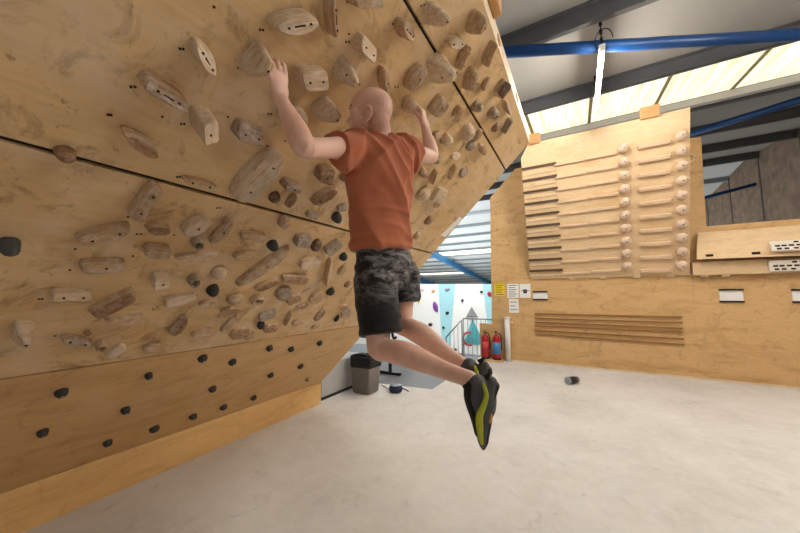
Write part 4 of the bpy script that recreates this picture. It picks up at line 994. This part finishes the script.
def foot(an, heel, md, toe):
    loft(bm, [(lerp(heel, an, .3), .022, .024), (lerp(heel, md, .5)+(an-heel)*.3, .03, .03), (lerp(md, an, .1), .03, .024), (lerp(md, toe, .5)+(an-heel)*.15, .026, .014)], SIDE, 16)
    for a_, r_ in ((an, .026),): ell(bm, a_, ((1, 0, 0), (0, 1, 0), (0, 0, 1)), (r_, r_, r_), 14, 9)
foot(P['ank'], P['hl2'], P['md'], P['to']); foot(P['ankr'], P['hr2'], P['mr'], P['tr'])
body = obj('body', remesh(bm, .0036, 5, .5), M['skin'], root, True)
for s in (-1, 1):
    b2 = bmesh.new(); ell(b2, HC+hf*.073+hs*s*.032-hu*.008, (hf, hs, hu), (.0125, .0125, .0125), 16, 12); ey = obj('eye', b2, M['paper'], root, True)
    b2 = bmesh.new(); ell(b2, HC+hf*.0835+hs*s*.032-hu*.008, (hf, hs, hu), (.0025, .0055, .0055), 12, 8); obj('pupil', b2, M['black'], ey, True)
    b2 = bmesh.new(); loft(b2, [(HC+hf*.084+hs*s*.014+hu*.014, .004, .0035), (HC+hf*.086+hs*s*.032+hu*.018, .0045, .0035), (HC+hf*.074+hs*s*.053+hu*.014, .003, .003)], hu, 8)
    obj('eyebrow', b2, mat('brow_hair', '6b4a38', .8), root, True)
# T-shirt
def fabric(name, col, var, chalk=None, rough=.85):
    k = NT(name)
    f = k.noise(k.mapping((1, 1, 1)), 7, 5, .6)
    c = lin(col)
    colr = k.ramp(f, [(.3, tuple(x*(1-var) for x in c[:3])), (.7, tuple(min(1, x*(1+var)) for x in c[:3]))])
    if chalk:
        f2 = k.noise(k.mapping((1, 1, 2.2)), 13, 8, .75, .5)
        gr = k.new('SeparateXYZ'); k.link(k.tc.outputs['Object'], gr.inputs[0])
        mp = k.new('MapRange'); mp.inputs['From Min'].default_value = chalk[0]; mp.inputs['From Max'].default_value = chalk[1]
        k.link(gr.outputs['Z'], mp.inputs['Value'])
        ml = k.new('Math'); ml.operation = 'MULTIPLY'; k.link(k.ramp(f2, [(.44, G(0)), (.66, G(.66))]), ml.inputs[0]); k.link(mp.outputs[0], ml.inputs[1])
        colr = k.mix(ml.outputs[0], colr, lin('b9b6b4'))
    k.link(colr, k.b.inputs['Base Color']); k.b.inputs['Roughness'].default_value = rough; k.b.inputs['Specular IOR Level'].default_value = .15
    k.b.inputs['Sheen Weight'].default_value = .15
    w = k.noise(k.mapping((1, 1, 1)), 420, 2, .5); k.bump(w, .12, .002)
    return k.m
def folds(bm, amp, fn):
    bm.normal_update()
    mv = [(v, v.normal.copy()*amp*fn(v.co)) for v in bm.verts]
    for v, d in mv: v.co += d
M['shirt'] = fabric('rust_jersey', 'b56c4e', .07)
M['shorts'] = fabric('black_cotton', '29282a', .12, (.50, .66))
bm = bmesh.new()
loft(bm, [(P['hem']-up*.016, .150, .110), (P['hem']+up*.02, .156, .112), (P['waist'], .16, .114), (P['mid'], .164, .117), (P['chest'], .176, .124), (P['upper'], .165, .108), (lerp(P['upper'], P['collar'], .7), .115, .088), (P['collar']+up*.012, .072, .072), (lerp(P['collar'], P['nk'], .55), .064, .066)], SH, 36, 6, 'flat', .92)
for s, sh, el, en in ((-1, 'shL', 'elL', 'slvL'), (1, 'shR', 'elR', 'slvR')):
    a0 = P[sh]-SH*s*.07-up*.03
    loft(bm, [(a0, .10, .10), (P[sh]-up*.01, .086, .086), (lerp(P[sh], P[en], .5)-up*.008, .082, .082), (P[en]-up*.002, .072, .077)], camd, 28, 6, 'flat')
bm = remesh(bm, .007, 6, .5)
tw = (P['hem']-P['chest']).normalized()
def ridge(x): return (1-min(1, abs(x)*2.3))**1.4
def shirt_fold(c):
    t = (c-P['upper']).dot(up); a_ = (c-P['mid']).dot(SH)
    dep_ = (c-P['mid']).dot(SH.cross(up))
    back = max(-1, min(1, a_/.16))
    q = Vector((a_*8+t*5.0, dep_*4, t*1.7))
    f = ridge(noise.noise(q))*1.0                                             # long drape folds fanning from the right shoulder
    q2 = Vector((a_*7-t*6.0+3, dep_*4, t*2.2+9)); f += ridge(noise.noise(q2))*.55
    lo = max(0, min(1, (-.18-t)/.16))
    q3 = Vector((a_*4, dep_*4, t*16)); f += lo*ridge(noise.noise(q3))*.6        # bunching at the waist
    hemf = max(0, 1-abs((c-P['hem']).dot(up)-.012)/.018)
    return f*.8-.5+hemf*.2
folds(bm, .027, shirt_fold)
shirt = obj('t_shirt', bm, M['shirt'], root, True)
# shorts
bm = bmesh.new()
loft(bm, [(P['hem']+up*.016, .11, .075), (P['hem']-up*.004, .140, .098), (P['pel']-up*.035, .162, .121), (P['crotch'], .158, .12), (P['crotch']-up*.05, .12, .10)], SH, 32, 5, 'flat')
for hip, kn, hm, a_ in (('hipL', 'kneeL', 'hemL', .098), ('hipR', 'kneeR', 'hemR', .092)):
    loft(bm, [(P[hip]-up*.02, .085, .10), (lerp(P[hip], P[hm], .3), a_, .112), (lerp(P[hip], P[hm], .7), a_, .105), (P[hm], a_, .10)], SH, 30, 5, 'flat')
bm = remesh(bm, .007, 5, .5)
def short_fold(c):
    q = Vector((c.x*1.0, c.y*1.0, c.z*1.7))
    return noise.noise(q*12)*.7+noise.noise(q*27)*.4+(1-abs(noise.noise(Vector((c.x*6, c.y*6, c.z*13))))*2.4)*.5
folds(bm, .008, short_fold)
sh = obj('shorts', bm, M['shorts'], root, True)
b2 = bmesh.new(); q = P['hemL']+(P['hemR']-P['hemL']).normalized()*.03+camd*.075-up*.0
b2 = path_tube([lerp(P['hemL'], P['hemR'], .25)+camd*.08-up*.0, lerp(P['hemL'], P['hemR'], .3)+camd*.085-up*.03, lerp(P['hemL'], P['hemR'], .4)+camd*.085-up*.04], .006)
obj('drawcord', b2, M['black'], sh, True)
# climbing shoes
M['shoe'] = mat('grey_rubber', '4d4f50', .6, var=.08, scale=25, bump=.1)
M['sole'] = mat('dark_sole', '343638', .6, var=.06, scale=25)
M['lime'] = mat('lime_panel', 'b4bd2c', .55, var=.05, scale=30)
M['neo'] = mat('black_neoprene', '1c1c1d', .8)
def shoe(label, ank, hl, hl2, md, bl, to, tongue):
    sd = SIDE
    bm = bmesh.new()
    ax = (to-hl2).normalized(); inst = (tongue-hl).normalized()
    loft(bm, [(lerp(hl, ank, .15)-ax*.012, .026, .026), (lerp(hl2, ank, .3), .037, .046), (lerp(hl2, md, .5)+inst*.012, .040, .048), (md+inst*.004, .042, .035), (lerp(md, bl, .6)+inst*.002, .042, .029), (bl, .039, .023), (lerp(bl, to, .65), .030, .017), (to, .017, .011)], sd, 24, 5)
    loft(bm, [(ank, .040, .043), (lerp(ank, md, .4)+inst*.006, .042, .046), (md, .036, .03)], sd, 22, 4)
    u_ = obj('climbing_shoe', remesh(bm, .0045, 4), M['shoe'], root, True); u_['label'] = label
    bm = bmesh.new()
    so = -inst
    loft(bm, [(hl+so*.012, .022, .014), (hl2+so*.010, .030, .014), (md+so*.022, .036, .013), (bl+so*.018, .038, .010), (lerp(bl, to, .6)+so*.012, .032, .009), (to+ax*.006+so*.002, .018, .008)], sd, 18, 4)
    obj('sole', remesh(bm, .0045, 3), M['sole'], u_, True)
    # neoprene tongue and collar at the instep
    bm = bmesh.new()
    loft(bm, [(ank+inst*.026-ax*.012, .034, .018), (lerp(ank, md, .35)+inst*.040, .034, .016), (md+inst*.036, .032, .012), (bl+inst*.022, .024, .006)], sd, 16, 4)
    obj('tongue', remesh(bm, .0045, 3), M['neo'], u_, True)
    # lime side panels curving from the collar along the instep towards the toe
    dd = ank-P['ank']
    for s in (-1,):
        bm = bmesh.new(); rows = []
        for k_, (of, w_) in enumerate(((.044, .006), (.0475, .009), (.047, .012), (.0445, .0145), (.040, .0125), (.030, .006))):
            rows.append((P['lime%d' % k_]+dd+sd*s*of, w_, .006))
        loft(bm, rows, inst, 14, 4)
        obj('lime_panel', bm, M['lime'], u_, True)['label'] = 'lime green side panel'
        bm = bmesh.new(); ell(bm, P['dot']+dd+sd*s*.036, (inst, ax, sd), (.006, .02, .006), 12, 8)
        obj('orange_tab', bm, M['orange'], u_, True)
    bm = path_tube([lerp(ank, hl, .55)-ax*.03+sd*.012, lerp(ank, hl, .8)-ax*.05, lerp(ank, hl, .55)-ax*.03-sd*.012], .006)
    obj('pull_tab', bm, M['neo'], u_, True)
    bm = bmesh.new()
    loft(bm, [(ank+inst*.036-ax*.016+sd*.0, .03, .006), (ank+inst*.045-ax*.005, .03, .006)], sd, 12, 2)
    obj('collar_tab', bm, M['neo'], u_, True)
shoe('black, grey and lime climbing shoe on the left foot', P['ank'], P['hl'], P['hl2'], P['md'], P['bl'], P['to'], P['tongue'])
dv = (P['ankr']-P['ank'])
shoe('black, grey and lime climbing shoe on the right foot', P['ankr'], P['hr'], P['hr2'], P['mr'], lerp(P['mr'], P['tr'], .55), P['tr'], P['tongue']+dv)

# ------------------------------------------------------------------ light, world, camera
w = bpy.data.worlds.new('World'); bpy.context.scene.world = w; w.use_nodes = True
w.node_tree.nodes['Background'].inputs['Color'].default_value = (WORLD[0], WORLD[1], WORLD[2], 1); w.node_tree.nodes['Background'].inputs['Strength'].default_value = WORLD[3]
def area(name, loc, size, sy, power, col, target):
    l = bpy.data.lights.new(name, 'AREA'); l.shape = 'RECTANGLE'; l.size = size; l.size_y = sy; l.energy = power; l.color = col
    o = bpy.data.objects.new(name, l); C.objects.link(o); o.location = loc
    o.rotation_euler = (Vector(target)-Vector(loc)).to_track_quat('-Z', 'Y').to_euler(); return o
for a_ in AREAS: area(*a_)
cam = bpy.data.cameras.new('Camera'); co = bpy.data.objects.new('Camera', cam); C.objects.link(co)
cam.sensor_width = 36; cam.lens = 310.0095/800*36; cam.clip_start = .05; cam.clip_end = 200
co.matrix_world = Matrix(CAM)
sc = bpy.context.scene; sc.camera = co
sc.view_settings.view_transform = 'Standard'; sc.view_settings.look = 'None'; sc.view_settings.exposure = EXPO; sc.view_settings.gamma = 1
sc.view_settings.use_curve_mapping = False
sc.cycles.use_denoising = True
sc.cycles.max_bounces = 6; sc.cycles.diffuse_bounces = 4; sc.cycles.glossy_bounces = 2
sc.cycles.sample_clamp_indirect = 5
